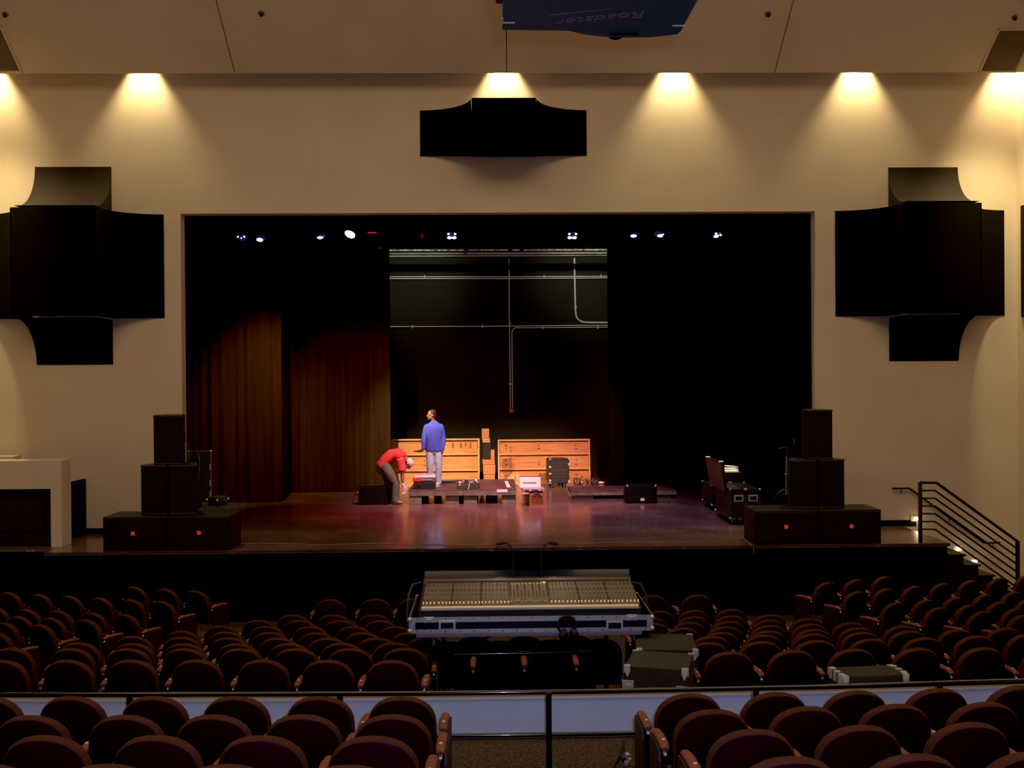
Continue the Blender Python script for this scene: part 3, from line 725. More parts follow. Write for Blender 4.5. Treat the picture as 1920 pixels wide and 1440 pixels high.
# followspot on its stand behind the loudspeakers
fy = 18.05
fb = onz(1476, 943, ST)
fy = fb.y
S = FPX / fy
fs = thing('followspot', 'followspot lamp on a chrome stand beside the loudspeakers by the stairs', 'followspot', (X(1475, fy), fy, ST))
def fp(u, v): return at(u, v, fy) - V(fs.location)
mb = MB(); mb.tube([fp(1474, 928), fp(1475, 855)], .022, 10); mb.tube([fp(1477.5, 928), fp(1478, 860)], .012, 8); mb.build('pole', M['chrome'], fs, smooth=True)
mb = MB(); mb.ell(fp(1474, 889), (.05, .05, .04), None, 12, 8); mb.build('clamp_knob', M['chrome'], fs, smooth=True)
for k, an in enumerate((2.9, -.9, 1.0)):
    dx, dy = math.cos(an) * .30, math.sin(an) * .30
    h0 = fp(1474, 918).z
    mb = MB(); mb.tube([(0, 0, h0), (dx * .35, dy * .35, h0 * .98), (dx * .75, dy * .75, h0 * .65), (dx, dy, .05)], .012, 8); lg = mb.build('leg', mat('brown_chrome', (.30, .16, .15), .3, .8), fs, smooth=True)
    mb = MB(); mb.cyl((dx, dy - .014, .026), (dx, dy + .014, .026), .026); mb.build('castor', M['rubber'], lg, smooth=True)
a, b = fp(1473, 846), fp(1508, 853)
mb = MB(); mb.box(((a.x + b.x) / 2, .1, (fp(1480, 836).z + fp(1480, 856).z) / 2), (abs(b.x - a.x), .3, fp(0, 836).z - fp(0, 856).z), bev=.02); mb.build('lamp_housing', mat('brown_lamp', (.055, .035, .03), .4, var=.2), fs)
c = fp(1485, 829)
mb = MB(); mb.box((c.x, .05, c.z), (.08, .16, .155), bev=.01); mb.build('gate_box', M['casebody'], fs)
mb = MB(); mb.box((c.x + .035, -.035, c.z), (.012, .02, .15)); mb.box((c.x, -.035, c.z + .075), (.08, .02, .01)); mb.build('gate_frame', M['alu'], fs)
mb = MB(); a = fp(1494, 830); mb.cyl((a.x - .02, .08, a.z), (fp(1509, 832).x + .03, .08, a.z - .01), .05, .055); mb.build('lens_tube', mat('brown_lamp', (.055, .035, .03), .4), fs, smooth=True)
mb = MB(); mb.tube([fp(1474, 838), fp(1461, 841)], .012, 8); hh = mb.build('pan_handle', M['chrome'], fs, smooth=True)
mb = MB(); mb.ell(fp(1461.5, 840.5), (.02, .02, .02), None, 10, 6); mb.build('knob', M['alu'], hh, smooth=True)

# ------------------------------------------------------------------ hand truck, case and dolly in the wings by the left curtain
p0 = onz(364, 951, ST); hy = p0.y
ht = thing('hand_truck', 'green steel hand truck with cream wheels behind the stacked loudspeakers', 'hand truck', (p0.x, hy, ST), -.25)
hs = FPX / hy
mb = MB()
for s in (-1, 1): mb.tube([(s * .10 - .08, .05, .10), (s * .13 - .02, .0, .45), (s * .13 - .02, .05, .95), (s * .10 - .05, .10, 1.15)], .014, 8)
mb.tube([(-.15, .10, 1.15), (-.05, .12, 1.2), (.05, .10, 1.15)], .014, 8)
for z in (.3, .6, .85): mb.tube([(-.15, .02, z), (.11, .02, z)], .011, 6)
mb.build('frame', M['green'], ht, smooth=True)
for s in (-1, 1):
    mb = MB(); mb.torus((s * .16, -.02, .10), .075, .027, (1, .6, 0)); wl = mb.build('wheel', M['rubber'], ht, smooth=True)
    mb = MB(); mb.lathe([(.055, -.02), (.055, .02)], (s * .16, -.02, .10), (1, .6, 0), 16); mb.build('hub', mat('cream_hub', (.85, .78, .62), .5), wl, smooth=True)
mb = MB(); mb.box((0, -.15, .02), (.32, .25, .012)); mb.build('toe_plate', M['green'], ht)
# tall black case with pale metal edges
q0 = onz(372, 944, ST)
t = roadcase('tall black case with pale metal edges standing behind the green hand truck', (X(372, q0.y), q0.y + .06, ST), .50, .28, at(372, 846, q0.y).z - ST, 0, name='tall_case', castors=False, es=.014, corners=True, edge=M['wire'])
for z in (.2, .45, .8):
    mb = MB(); mb.box((.235, -.012, z), (.045, .015, .14), bev=.004); mb.build('latch', M['wire'], t)
q1 = onz(402, 948, ST)
t = thing('cable_reel_dolly', 'low dark dolly box with bright corner caps beside the hand truck', 'dolly', (q1.x, q1.y, ST), -.5)
mb = MB(); mb.box((0, .1, .13), (.30, .34, .13), bev=.02); mb.build('dolly_body', mat('dolly_grey', (.05, .055, .045), .5, var=.3), t)
for a, b in ((-.15, -.07), (.15, -.07), (.15, .27)):
    mb = MB(); mb.ell((a, b, .13), (.022, .022, .03), None, 10, 6); mb.build('corner', M['alu'], t, smooth=True)
for a, b in ((-.1, -.02), (.1, -.02), (-.1, .22), (.1, .22)):
    mb = MB(); mb.cyl((a - .02, b, .035), (a + .02, b, .035), .035); mb.build('castor', M['rubber'], t, smooth=True)
# ------------------------------------------------------------------ platforms and things on the stage
def platform(label, c, w, d, h, zleg, blocks, rz=0, group='low stage platforms'):
    t = thing('stage_platform', label, 'platform', c, rz, group)
    mb = MB(); mb.ab((-w / 2, 0, h - .02), (w / 2, d, h)); mb.build('deck_top', M['deckpaint'], t)
    mb = MB(); mb.ab((-w / 2, 0, zleg), (w / 2, .04, h - .02)); mb.ab((-w / 2, d - .04, zleg), (w / 2, d, h - .02)); mb.ab((-w / 2, .04, zleg), (-w / 2 + .04, d - .04, h - .02)); mb.ab((w / 2 - .04, .04, zleg), (w / 2, d - .04, h - .02))
    mb.build('deck_frame', M['deckside'], t)
    for bx, by, bw, m in blocks:
        mb = MB(); mb.ab((bx - bw / 2, by, 0), (bx + bw / 2, by + .25, zleg), bev=.004); mb.build('support_block', m, t)
    return t
hd = .31; yd = 22.62
xs = [X(763.5, yd), X(866, yd), X(967, yd)]
wA, wB = xs[1] - xs[0] - .006, xs[2] - xs[1] - .006
B, O = M['block'], M['ply']
dA = platform('raised stage platform on grey blocks under the person in blue', ((xs[0] + xs[1]) / 2, yd, ST), wA, 2.4, hd, .19,
              [(-.44, .02, .27, B), (-.02, 1.3, .17, O), (.36, .06, .30, B), (-.4, 2.0, .25, B), (.45, 2.0, .25, B)])
dB = platform('raised stage platform on grey blocks carrying the small black crate', ((xs[1] + xs[2]) / 2, yd, ST), wB, 2.4, hd, .19,
              [(-.42, .05, .29, B), (.04, 1.0, .26, O), (.42, .05, .30, B), (-.4, 2.0, .25, B), (.45, 2.0, .25, B)])
for a, b, c_, nm in (((930, 917.5), (949, 914.5), None, 'tape_strip'),):
    p = at(939.5, 917, yd); mb = MB(); mb.ab((X(930, yd), yd - .008, ST + hd - .055), (X(950, yd), yd + .02, ST + hd + .003))
    o = mb.build('tape_strip', M['tape'], dB); o.data.transform(Matrix.Translation(-V(dB.location)))
a = onz(949, 902.5, ST + hd); b = onz(954, 914, ST + hd)
mb = MB(); mb.quad(a + V((-.04, 0, .003)), a + V((.04, 0, .003)), b + V((.04, 0, .003)), b + V((-.04, 0, .003))); o = mb.build('tape_strip', M['tape'], dB); o.data.transform(Matrix.Translation(-V(dB.location)))
yR = 23.35
x0, x1 = X(1070, yR), X(1267, yR)
dC = platform('low wide stage platform behind the monitor wedge with the white label', ((x0 + x1) / 2, yR, ST), x1 - x0, 1.2, .175, .085,
              [(-.92, .05, .45, B), (.85, .10, .45, B), (-.9, .9, .3, B), (.9, .9, .3, B), (0, .5, .3, O)])
# plywood platforms leaning upright on the back wall
def upright(label, u0, u1, v0, v1, y0, extra):
    p0, p1 = at(u0, v1, y0), at(u1, v1, y0); w = p1.x - p0.x; h = (at(u0, v0, y0 + .25).z - ST)
    t = thing('upright_platform', label, 'plywood platform', ((p0.x + p1.x) / 2, y0, ST), 0, 'plywood platforms stood on edge')
    til = Euler((-.16, 0, 0)); Rm = til.to_matrix()
    def R_(x, y, z): return Rm @ V((x, y, z))
    mb = MB(); mb.box(R_(0, .075, h / 2), (w - .02, .018, h - .02), til); mb.build('plywood_sheet', M['ply'], t)
    for z in (.02, h - .02):
        mb = MB(); mb.box(R_(0, .03, z), (w, .075, .04), til); mb.build('frame_board', M['lumber'], t)
    for x in (-w / 2 + .02, w / 2 - .02):
        mb = MB(); mb.box(R_(x, .03, h / 2), (.04, .076, h), til); mb.build('frame_board', M['lumberz'], t)
    for z in (h / 3, 2 * h / 3):
        mb = MB(); mb.box(R_(0, .032, z), (w - .08, .07, .036), til); mb.build('joist', M['lumber'], t)
    rnd = random.Random(u0); mb = MB()
    for xx in extra:
        for zz in (.12, .2, .45, .55, .82, .9, 1.0):
            mb.box(R_(xx * w / 2 + rnd.uniform(-.02, .02), .064, zz * h * .97 + rnd.uniform(-.01, .01)), (rnd.uniform(.03, .06), .006, rnd.uniform(.018, .035)), til)
    mb.build('wood_knots', M['knot'], t)['kind'] = 'stuff'
    return t, w, h, R_, til
tU, w, h, R_, til = upright('plywood platform stood on edge behind the person in blue, with dark slots', 733, 899.5, 822, 911, 26.5, (-.86, -.25))
mb = MB()
for u in (848, 863, 872, 881, 895):
    mb.box(R_(X(u, 26.6) - tU.location.x, .060, h * (.86 if u != 872 else .885)), (.028, .008, .15 if u != 872 else .09), til)
mb.build('dark_slot', M['knot'], tU)
mb = MB()
for u in (887, 892.5): mb.box(R_(X(u, 26.6) - tU.location.x, .061, h * .62), (.016, .006, .62), til)
mb.build('green_line', mat('green_marker', (.30, .22, .06), .8), tU)
tV, w, h, R_, til = upright('plywood platform stood on edge behind the black rack case', 934, 1107.5, 823, 908.5, 26.9, (-.82, .70, -.1))
mb = MB(); mb.box(R_(-.36 * w, .062, h * .45), (.012, .006, h * .85), til); mb.build('dark_slot', M['knot'], tV)

# stack of wooden blocks between the upright platforms
yk = 25.6; zd = ST
def zk(v): return at(915, v, yk).z
grp = 'wooden blocks stacked between the plywood platforms'
def wblock(label, u0, u1, v0, v1, m=O, rz=0, ry=0, dep=.30, yo=0, name='wooden_block'):
    a, b = at(u0, v1, yk), at(u1, v0, yk); c = V(((a.x + b.x) / 2, yk + yo, a.z))
    t = MB(); t.box((0, dep / 2, (b.z - a.z) / 2), (b.x - a.x, dep, b.z - a.z - .004), Euler((0, ry, rz)), bev=.004)
    o = t.build(name, m, loc=None); o.location = c
    return tag(o, label, 'wooden block', grp)
floor_v = at(0, 0, yk)
vst = 712 + (3.85 - ST) * FPX / yk + .3
ups = [(906, 928.5, vst - 6.0, vst), (906, 928.5, vst - 12.0, vst - 6.2), (906.5, 928, 899.5 if vst - 12 > 900 else vst - 16, vst - 12.2)]
wblock('lowest pale board of the wooden block stack between the plywood platforms', 906, 928.5, vst - 7, vst)
wblock('second pale board from the bottom of the wooden block stack', 906.5, 928, vst - 12, vst - 7.1)
wblock('third pale board from the bottom of the wooden block stack', 906, 928.5, vst - 16, vst - 12.1)
wblock('fourth pale board of the wooden block stack, under the wide block', 907, 928, 889.8, vst - 16.1)
wblock('wide pale wooden block in the middle of the block stack', 906, 928.5, 871.5, 889.7)
wblock('long wooden block with grooves lying on the wide pale block', 905, 927.5, 861.5, 871.4)
wblock('narrow upright wooden block standing beside the black block in the stack', 920.3, 927, 843.5, 861.4, dep=.2)
wblock('dark wooden block standing black in the upper part of the block stack', 906.5, 919.9, 830, 861.4, m=mat('dark_block', (.010, .006, .008), .7, var=.2), dep=.24)
wblock('thin striped board on top of the black block', 905, 919, 826.3, 829.9, m=M['lumber'], dep=.26)
wblock('second thin striped board under the topmost wooden block', 904.5, 918.5, 822, 826.2, m=M['lumber'], dep=.26)
wblock('topmost reddish wooden block of the tall block stack', 903.5, 917, 804, 821.9, dep=.26, ry=.0)
# nested wooden corner frames
t = thing('frame_corner', 'nested pale wooden corner frames leaning in a point behind the open plastic case', 'wooden frame', at(966, 908, 26.2))
t.location.z = ST
apex = at(966, 884, 26.2).z - ST
for k in range(4):
    s = apex - .01 - .075 * k
    L = s * 1.38
    mb = MB()
    for sg in (-1, 1):
        ctr = V((sg * s * .5, .02 * k * 0, s * .5)); mb.box(ctr, (L, .05, .055), Euler((0, sg * PI / 4, 0)))
    mb.build('frame_strip', M['lumber'] if k % 2 == 0 else mat('pale_lumber', (.60, .36, .17), .7, var=.1), t)
# big tool box on the platform
zD = ST + hd
p = onz(795, 917.5, zD); s = FPX / p.y
tb = thing('toolbox', 'large black plastic toolbox with grey lid and red end standing on the platform', 'toolbox', (p.x + .02, p.y, zD), .06)
w = 42 / s
def trap(mb, w0, w1, d0, d1, z0, z1, y0=0):
    r0 = [mb.bm.verts.new(c) for c in ((-w0 / 2, y0, z0), (w0 / 2, y0, z0), (w0 / 2, y0 + d0, z0), (-w0 / 2, y0 + d0, z0))]
    e = (d1 - d0) / 2
    r1 = [mb.bm.verts.new(c) for c in ((-w1 / 2, y0 - e, z1), (w1 / 2, y0 - e, z1), (w1 / 2, y0 + d0 + e, z1), (-w1 / 2, y0 + d0 + e, z1))]
    for k in range(4): mb.bm.faces.new((r0[k], r0[(k + 1) % 4], r1[(k + 1) % 4], r1[k]))
    mb.bm.faces.new(r0[::-1]); mb.bm.faces.new(r1); return mb
trap(MB(), w * .93, w, .32, .36, 0, .17).build('tub', mat('toolbox_black', (.025, .023, .023), .5, var=.1), tb, bevel=.012)
trap(MB(), w * 1.05, w * 1.02, .38, .37, .165, .26).build('lid', mat('toolbox_grey', (.11, .10, .11), .5, var=.1), tb, bevel=.012)
trap(MB(), w * 1.0, w * .92, .36, .30, .258, .31).build('lid_top', mat('toolbox_pale', (.42, .38, .40), .45), tb, bevel=.012)
mb = MB(); mb.box((-w * .36, -.016, .215), (w * .34, .03, .085), bev=.01); mb.build('latch_panel', M['red'], tb)
mb = MB(); mb.box((.08 * w, -.018, .205), (w * .5, .02, .02), bev=.004); mb.build('lid_rib', M['grey'], tb)
mb = MB(); mb.box((-w * .25, -.012, .10), (.08, .03, .06), bev=.008); mb.build('handle', M['rubber'], tb)
# small crate of tools on the platform
p = onz(878, 917.6, zD); s = FPX / p.y; w = 41 / s
ct = thing('tool_crate', 'small black lattice crate filled with tools on the raised platform', 'crate', (p.x, p.y, zD), .04)
mb = MB()
for a, b, c, d in ((0, 0, w, .02), (0, .30, w, .02)):
    for k in range(8): mb.box((-w / 2 + w * (k + .5) / 8, b, .07), (.016, .014, .13))
    for z in (.012, .065, .13): mb.box((0, b, z), (w, .014, .016))
for sg in (-1, 1):
    for k in range(5): mb.box((sg * w / 2, .03 + .06 * k, .07), (.014, .016, .13))
    for z in (.012, .065, .13): mb.box((sg * w / 2, .15, z), (.014, .3, .016))
mb.box((0, .15, .006), (w, .3, .012)); mb.build('crate_lattice', mat('black_crate_plastic', (.045, .05, .035), .5, var=.2), ct)
rnd = random.Random(3)
for k, m in enumerate((M['white'], M['grey'], M['casegrey'], M['deckside'], M['wire'], M['white'])):
    x = -w / 2 + w * (k + .6) / 6.4
    mb = MB(); mb.box((x, .13 + .05 * (k % 2), .12 + .02 * (k % 3)), (.05, .05, .09), Euler((.3 * (k % 2), .4 - .2 * k, .3)), bev=.006); tag(mb.build('tool', m, loc=None), 'small tool poking out of the black lattice crate', 'tool', 'tools in the black lattice crate')
    o = bpy.context.scene.objects[-1] if False else None
for o in [o for o in COL.objects if o.get('category') == 'tool']: o.location = ct.location
mb = MB(); mb.tube([(.0, -.02, .01), (.02, -.02, .08), (.03, 0, .15), (.09, .03, .16)], .008, 6); o = mb.build('white_cord', M['white'], ct, smooth=True)
# black cloth lying on the platform
p = onz(834, 905, zD)
mb = MB()
for k in range(5): mb.ell((.1 * k - .2, .03 * math.sin(k * 2), .012), (.12, .07, .016 + .008 * (k % 2)), Euler((0, 0, .4 * k)), 12, 6)
o = mb.build('dark_cloth', M['rubber']); o.location = p; remesh(o, .012, 3); tag(o, 'crumpled black cloth lying on the platform beside the standing person', 'cloth')
# open grey plastic case on a milk crate
pm = onz(1007, 949.5, ST); s = FPX / pm.y; w = 27.5 / s; h = 26 / s
mk_dark = None
mk = thing('milk_crate', 'orange lattice milk crate standing on the stage under the open plastic case', 'crate', (pm.x, pm.y, ST))
mb = MB(); D = .33
def lat(mb, P):
    for z in (0, h - .03):
        pass
for b in (0, D):
    for z in (.02, h - .035): mb.box((0, b, z), (w, .014, .05))
    for sg in (-1, 1): mb.box((sg * (w / 2 - .012), b, h / 2), (.03, .016, h))
    for k in range(-4, 5):
        for sg in (-1, 1):
            x = k * w / 5; L = (h - .09)
            xa, xb = x - sg * L / 2, x + sg * L / 2; za, zb_ = .045, h - .06
            xa2, xb2 = max(-w / 2 + .02, min(w / 2 - .02, xa)), max(-w / 2 + .02, min(w / 2 - .02, xb))
            if (xa2 - xa) * sg > L * .9 or (xb - xb2) * sg > L * .9: continue
            za2 = za + (xa2 - xa) * sg; zb2 = zb_ - (xb - xb2) * sg
            if zb2 - za2 > .02: mb.tube([(xa2, b, za2), (xb2, b, zb2)], .007, 4)
for sg in (-1, 1):
    for z in (.02, h / 2, h - .035): mb.box((sg * w / 2, D / 2, z), (.014, D, .04))
mb.box((0, D / 2, .008), (w, D, .014)); mb.build('crate_lattice', M['orange'], mk)
mb = MB(); mb.torus((0, -.01, h - .085), .07, .012, (0, 1, 0), PI, 2 * PI, 12, 6); mb.build('handle', M['darkknob'], mk)
mb = MB(); mb.ab((-w / 2 + .03, .02, .016), (w / 2 - .03, D - .02, h - .07)); mb.build('shade_lining', M['dark'], mk)  # dark box added so the lattice gaps look shaded inside
pb = onz(986.5, 944, ST); s = FPX / pb.y
mb = MB(); mb.box((0, .15, 8.5 / s), (13.5 / s, .3, 17 / s - .004), bev=.004); o = mb.build('cardboard_box', mat('tan_card', (.45, .34, .22), .85, var=.1)); o.location = (pb.x, pb.y, ST); tag(o, 'plain tan box standing beside the orange milk crate', 'box')
yc = pm.y + .03; zc = ST + h
pc = V((X(997, yc), yc, zc + .002)); s = FPX / yc; w = 41 / s
cs = thing('plastic_case', 'open pale grey plastic case with raised lid lying on the orange milk crate', 'case', pc, .05)
mb = MB(); mb.box((0.02, .14, .045), (w, .34, .08), bev=.015); mb.build('case_tray', mat('case_pink_grey', (.36, .31, .31), .5), cs)
mb = MB(); mb.box((-.02, .36, .17), (w * .98, .06, .24), Euler((-.25, 0, 0)), bev=.012); ld = mb.build('case_lid', M['white'], cs)
mb = MB(); mb.box((-.03, .315, .185), (w * .62, .012, .008), Euler((-.25, 0, 0))); mb.build('lid_groove', M['rubber'], ld)
mb = MB(); mb.box((-.02, .405, .29), (w * .98, .05, .02), Euler((-.25, 0, 0))); mb.build('lid_seal', M['rubber'], ld)
mb = MB(); mb.box((.02, -.035, .03), (w * .8, .02, .05), bev=.006); mb.build('front_edge', M['darkknob'], cs)
for x in (-.05, .15):
    mb = MB(); mb.box((x, -.048, .045), (.05, .014, .025), bev=.004); mb.build('latch', M['white'], cs)
# tangled cable heap by the dark curtain
t = thing('cable_heap', 'tangled heap of black and pale cables beside the rack case', 'cables', onz(1105, 909.3, ST))
t['kind'] = 'stuff'
rnd = random.Random(11); mb, mb2 = MB(), MB()
for k in range(26):
    x = rnd.uniform(-.35, .3); y = rnd.uniform(-.1, .25); r = rnd.uniform(.04, .09)
    (mb if k % 3 else mb2).torus((x, y, r + .01), r, .009, (rnd.uniform(-1, 1), rnd.uniform(-1, 1), rnd.uniform(-.6, .6)), 0, rnd.uniform(3.5, 6.1), 14, 5)
mb.build('black_cables', M['cable'], t); mb2.build('pale_cables', M['wire'], t)
mb = MB(); mb.tube([(-.75, .05, .35), (-.62, .03, .2), (-.5, 0, .06), (-.35, 0, .02)], .012, 6); mb.build('black_cables', M['cable'], t)
p = onz(1124, 907.5, ST); mb = MB(); mb.lathe([(.03, 0), (.035, .06), (.02, .10), (.012, .14)], (0, 0, .035), (1, -.2, 0), 14); mb.ell((.0, 0, .03), (.03, .03, .03), None, 10, 6)
o = mb.build('cable_connector', M['white'], smooth=True); o.location = p; tag(o, 'pale cable connector lying on the stage next to the cable heap', 'connector')
# monitor wedges
def wedge(label, u0, u1, v0, v1):
    p = onz((u0 + u1) / 2, v1, ST); s = FPX / p.y; w = (u1 - u0) / s; h = (v1 - v0) / s
    t = thing('stage_monitor', label, 'stage monitor', (p.x, p.y, ST), 0, 'stage monitor wedges')
    mb = MB(); mb.prism([(0, 0), (.02, h), (.20, h + .0), (.44, .16), (.40, 0)], -w / 2 + .015, w / 2 - .015, 'x'); mb.build('cabinet', M['black'], t, bevel=.006)
    for sg in (-1, 1):
        mb = MB(); mb.prism([(-.006, 0), (.014, h + .006), (.20, h + .008), (.45, .165), (.405, 0)], sg * w / 2 - .016, sg * w / 2 + .016, 'x'); mb.build('side_cheek', M['black'], t, bevel=.006)
    mb = MB(); d = Euler((math.radians(48), 0, 0)); mb.box((0, .325, (h + .16) / 2 + .006), (w - .06, .36, .012), Euler((-math.atan2(h - .16, .24), 0, 0))); mb.build('grille', M['grille'], t)
    return t, w, h
t, w, h = wedge('black stage monitor wedge on the floor beside the person in the red shirt', 673, 725, 914, 947)
mb = MB(); mb.box((-w / 2 - .02, .05, h * .72), (.05, .06, .025), Euler((0, .4, 0)), bev=.005); mb.build('plug', M['white'], t)
mb = MB(); mb.tube([(-w / 2 - .03, .05, h * .72), (-w / 2 - .12, .05, h * .45), (-w / 2 - .14, .02, .02)], .01, 6); mb.build('lead', M['cable'], t)
t, w, h = wedge('black stage monitor wedge with a white label in front of the low platform', 1175, 1231, 911, 944)
mb = MB(); mb.box((0.02, -.001, .085), (.085, .012, .055)); mb.build('label_plate', M['white'], t)
for sg in (-1, 1):
    mb = MB(); mb.box((sg * (w / 2 - .01), .04, h - .005), (.05, .05, .05), bev=.01); mb.build('corner', M['alu'], t)
p = onz(1245, 941.5, ST); mb = MB(); mb.tube([(-.22, 0, .01), (-.05, .05, .01), (.05, .02, .012), (.12, -.03, .01), (.05, -.06, .01), (-.1, -.03, .01), (.0, .02, .012)], .012, 6)
o = mb.build('cable_coil', M['cable'], smooth=True); o.location = p; tag(o, 'short dark cable lying on the stage beside the labelled monitor wedge', 'cable')
# cable along the stage edge and down over it
P = [onz(u, v, ST + .012) for u, v in ((452, 1019.5), (520, 1019), (600, 1021.5), (700, 1019), (800, 1020), (900, 1021.5), (1000, 1018), (1100, 1019), (1200, 1016), (1300, 1016), (1360, 1015), (1385, 1012), (1395, 1010))]
mb = MB(); mb.tube(P, .007, 6); c = P[0].copy(); o = mb.build('stage_cable', M['wire'], smooth=True, loc=c); tag(o, 'long thin cable running along the front edge of the stage', 'cable')
a = onz(1391, 1008, ST + .012); P = [a, onz(1401, 1016, ST + .012), onz(1408, 1024, ST + .016), V((X(1410, YF - .03), YF - .03, ST + .0)), V((X(1411, YF - .03), YF - .03, ST - .12))]
mb = MB(); mb.tube(P, .009, 6); o = mb.build('stage_cable', M['wire'], smooth=True, loc=a); tag(o, 'short pale cable dropping over the stage edge beside the subwoofer', 'cable')

# ------------------------------------------------------------------ people
def hand(mb, wrist, palm_dir, side, s=1.0, curl=.5):
    """palm, four unequal fingers and a thumb; palm_dir points from the wrist to the fingers, side from little finger to thumb"""
    w = V(wrist); d = V(palm_dir).normalized(); sd = V(side); sd = (sd - d * sd.dot(d)).normalized(); nn = d.cross(sd)
    mb.loft([w, w + d * .03 * s, w + d * .085 * s], [(.026 * s, .020 * s), (.036 * s, .018 * s), (.042 * s, .015 * s)], 10, ref=nn, dome=True)
    for k, ln in enumerate((.062, .075, .080, .070)):
        b = w + d * .085 * s + sd * ((k - 1.5) * .021 * s)
        p1 = b + (d * .55 + nn * curl * .35).normalized() * ln * .5 * s
        p2 = p1 + (d * (1 - curl * .7) + nn * curl).normalized() * ln * .5 * s
        mb.loft([b - d * .02 * s, b, p1, p2], [.0105 * s, .0105 * s, .0095 * s, .0075 * s], 8, dome=True)
    b = w + d * .03 * s + sd * .03 * s
    p1 = b + (d * .6 + sd * .7).normalized() * .035 * s; p2 = p1 + (d * .9 + sd * .2 + nn * .3).normalized() * .03 * s
    mb.loft([w + d * .01 * s + sd * .01 * s, b, p1, p2], [.014 * s, .014 * s, .011 * s, .009 * s], 8, dome=True)
def head(mb, c, fwd, up, s=1.0):
    """skull, jaw, nose, brow, lips, ears; returns a frame"""
    f = V(fwd).normalized(); u = V(up); u = (u - f * u.dot(f)).normalized(); r = f.cross(u)
    c = V(c); P = lambda a, b, z: c + f * a * s + r * b * s + u * z * s
    rot = Matrix((r, f, u)).transposed().to_quaternion().to_euler()
    mb.ell(P(-.01, 0, .03), (.074 * s, .093 * s, .092 * s), rot, 20, 14)
    mb.ell(P(.022, 0, -.035), (.056 * s, .066 * s, .076 * s), rot, 18, 12)
    mb.ell(P(.045, 0, -.085), (.032 * s, .034 * s, .026 * s), rot, 14, 8)
    mb.ell(P(.096, 0, -.018), (.013 * s, .020 * s, .022 * s), rot, 12, 8); mb.ell(P(.086, 0, .005), (.009 * s, .015 * s, .026 * s), rot, 10, 8)
    mb.ell(P(.076, 0, .030), (.046 * s, .014 * s, .010 * s), rot, 14, 8)
    mb.ell(P(.081, 0, -.054), (.022 * s, .010 * s, .006 * s), rot, 12, 6); mb.ell(P(.079, 0, -.063), (.020 * s, .010 * s, .007 * s), rot, 12, 6)
    for b in (-1, 1): mb.ell(P(-.005, b * .074, -.005), (.010 * s, .020 * s, .032 * s), rot, 10, 8)
    return P, rot
def eyes(P, rot, parent, s=1.0):
    for b in (-1, 1):
        mb = MB(); mb.ell(P(.078, b * .030, .012), (.012 * s, .010 * s, .009 * s), rot, 12, 8); e = mb.build('eye', mat('eye_white', (.30, .26, .23), .3), parent, smooth=True)
        mb = MB(); mb.ell(P(.086, b * .030, .012), (.006 * s, .004 * s, .006 * s), rot, 10, 6); mb.build('iris', M['dark'], e, smooth=True)

# person in blue, standing on the platform looking towards the other person
pf = onz(815, 912, zD); s = FPX / pf.y
pb_ = thing('person', 'standing person in blue pullover and light jeans looking sideways on the platform', 'person', (pf.x, pf.y, zD))
mb = MB()
hipL, hipR = V((-.085, .0, .88)), V((.085, .0, .88))
kL, kR = V((-.10, -.03, .47)), V((.09, -.02, .47))
aL, aR = V((-.10, .03, .085)), V((.085, .02, .085))
fdL, fdR = V((-.17, -.05, .03)), V((.05, -.15, .03))
for hp_, k_, a_, f_ in ((hipL, kL, aL, fdL), (hipR, kR, aR, fdR)):
    mb.loft([hp_, hp_ * .5 + k_ * .5, k_, k_ * .55 + a_ * .45, a_], [.092, .078, .057, .054, .040], 14, dome=True)
    hd_ = (f_ - a_); hd_.z = 0; hd_.normalize(); mb.loft([a_ - hd_ * .05 - V((0, 0, .045)), a_ - V((0, 0, .04)), f_ + V((0, 0, .01))], [(.036, .036), (.042, .045), (.040, .024)], 12, dome=True)
mb.loft([(0, 0, .84), (0, 0, .95), (-.005, -.005, 1.08), (-.01, 0, 1.22), (-.015, .005, 1.35), (-.02, .01, 1.43)], [(.155, .105), (.158, .11), (.15, .105), (.168, .115), (.17, .11), (.10, .07)], 18, ref=(0, 1, 0), dome=True)
shL, shR = V((-.165, -.01, 1.325)), V((.145, .03, 1.325))
eL, eR = V((-.225, -.10, 1.12)), V((.20, .05, 1.09))
wL, wR = V((-.23, -.25, .88)), V((.185, -.02, .83))
for a, b, c in ((shL, eL, wL), (shR, eR, wR)):
    mb.loft([a, a * .5 + b * .5, b, b * .5 + c * .5, c], [.058, .050, .042, .038, .027], 12, dome=True)
hand(mb, wL, (-.45, -.6, -.55), (.1, -.4, .6), 1.0, .9)
hand(mb, wR, (-.05, -.1, -1), (-.2, -1, 0), 1.0, .5)
mb.loft([(-.02, .01, 1.42), (-.035, 0, 1.48), (-.045, -.01, 1.54)], [.060, .052, .054], 14, dome=True)
hf = V((-.93, -.36, -.05)); P, rot = head(mb, (-.06, -.02, 1.605), hf, (0, 0, 1))
body = mb.build('body', M['skin_d'], pb_); remesh(body, .008, 2)
eyes(P, rot, body)
mb = MB(); mb.ell(P(-.028, 0, .048), (.084, .090, .086), rot, 22, 14); mb.ell(P(-.06, 0, -.01), (.074, .05, .06), rot, 16, 10); o = mb.build('hair', M['hair'], pb_); remesh(o, .008, 2)
mb = MB(); mb.ell(P(.050, 0, -.082), (.046, .052, .040), rot, 16, 10); mb.ell(P(.085, 0, -.043), (.026, .012, .006), rot, 12, 6); o = mb.build('beard', M['hair'], pb_, smooth=True)
mb = MB()
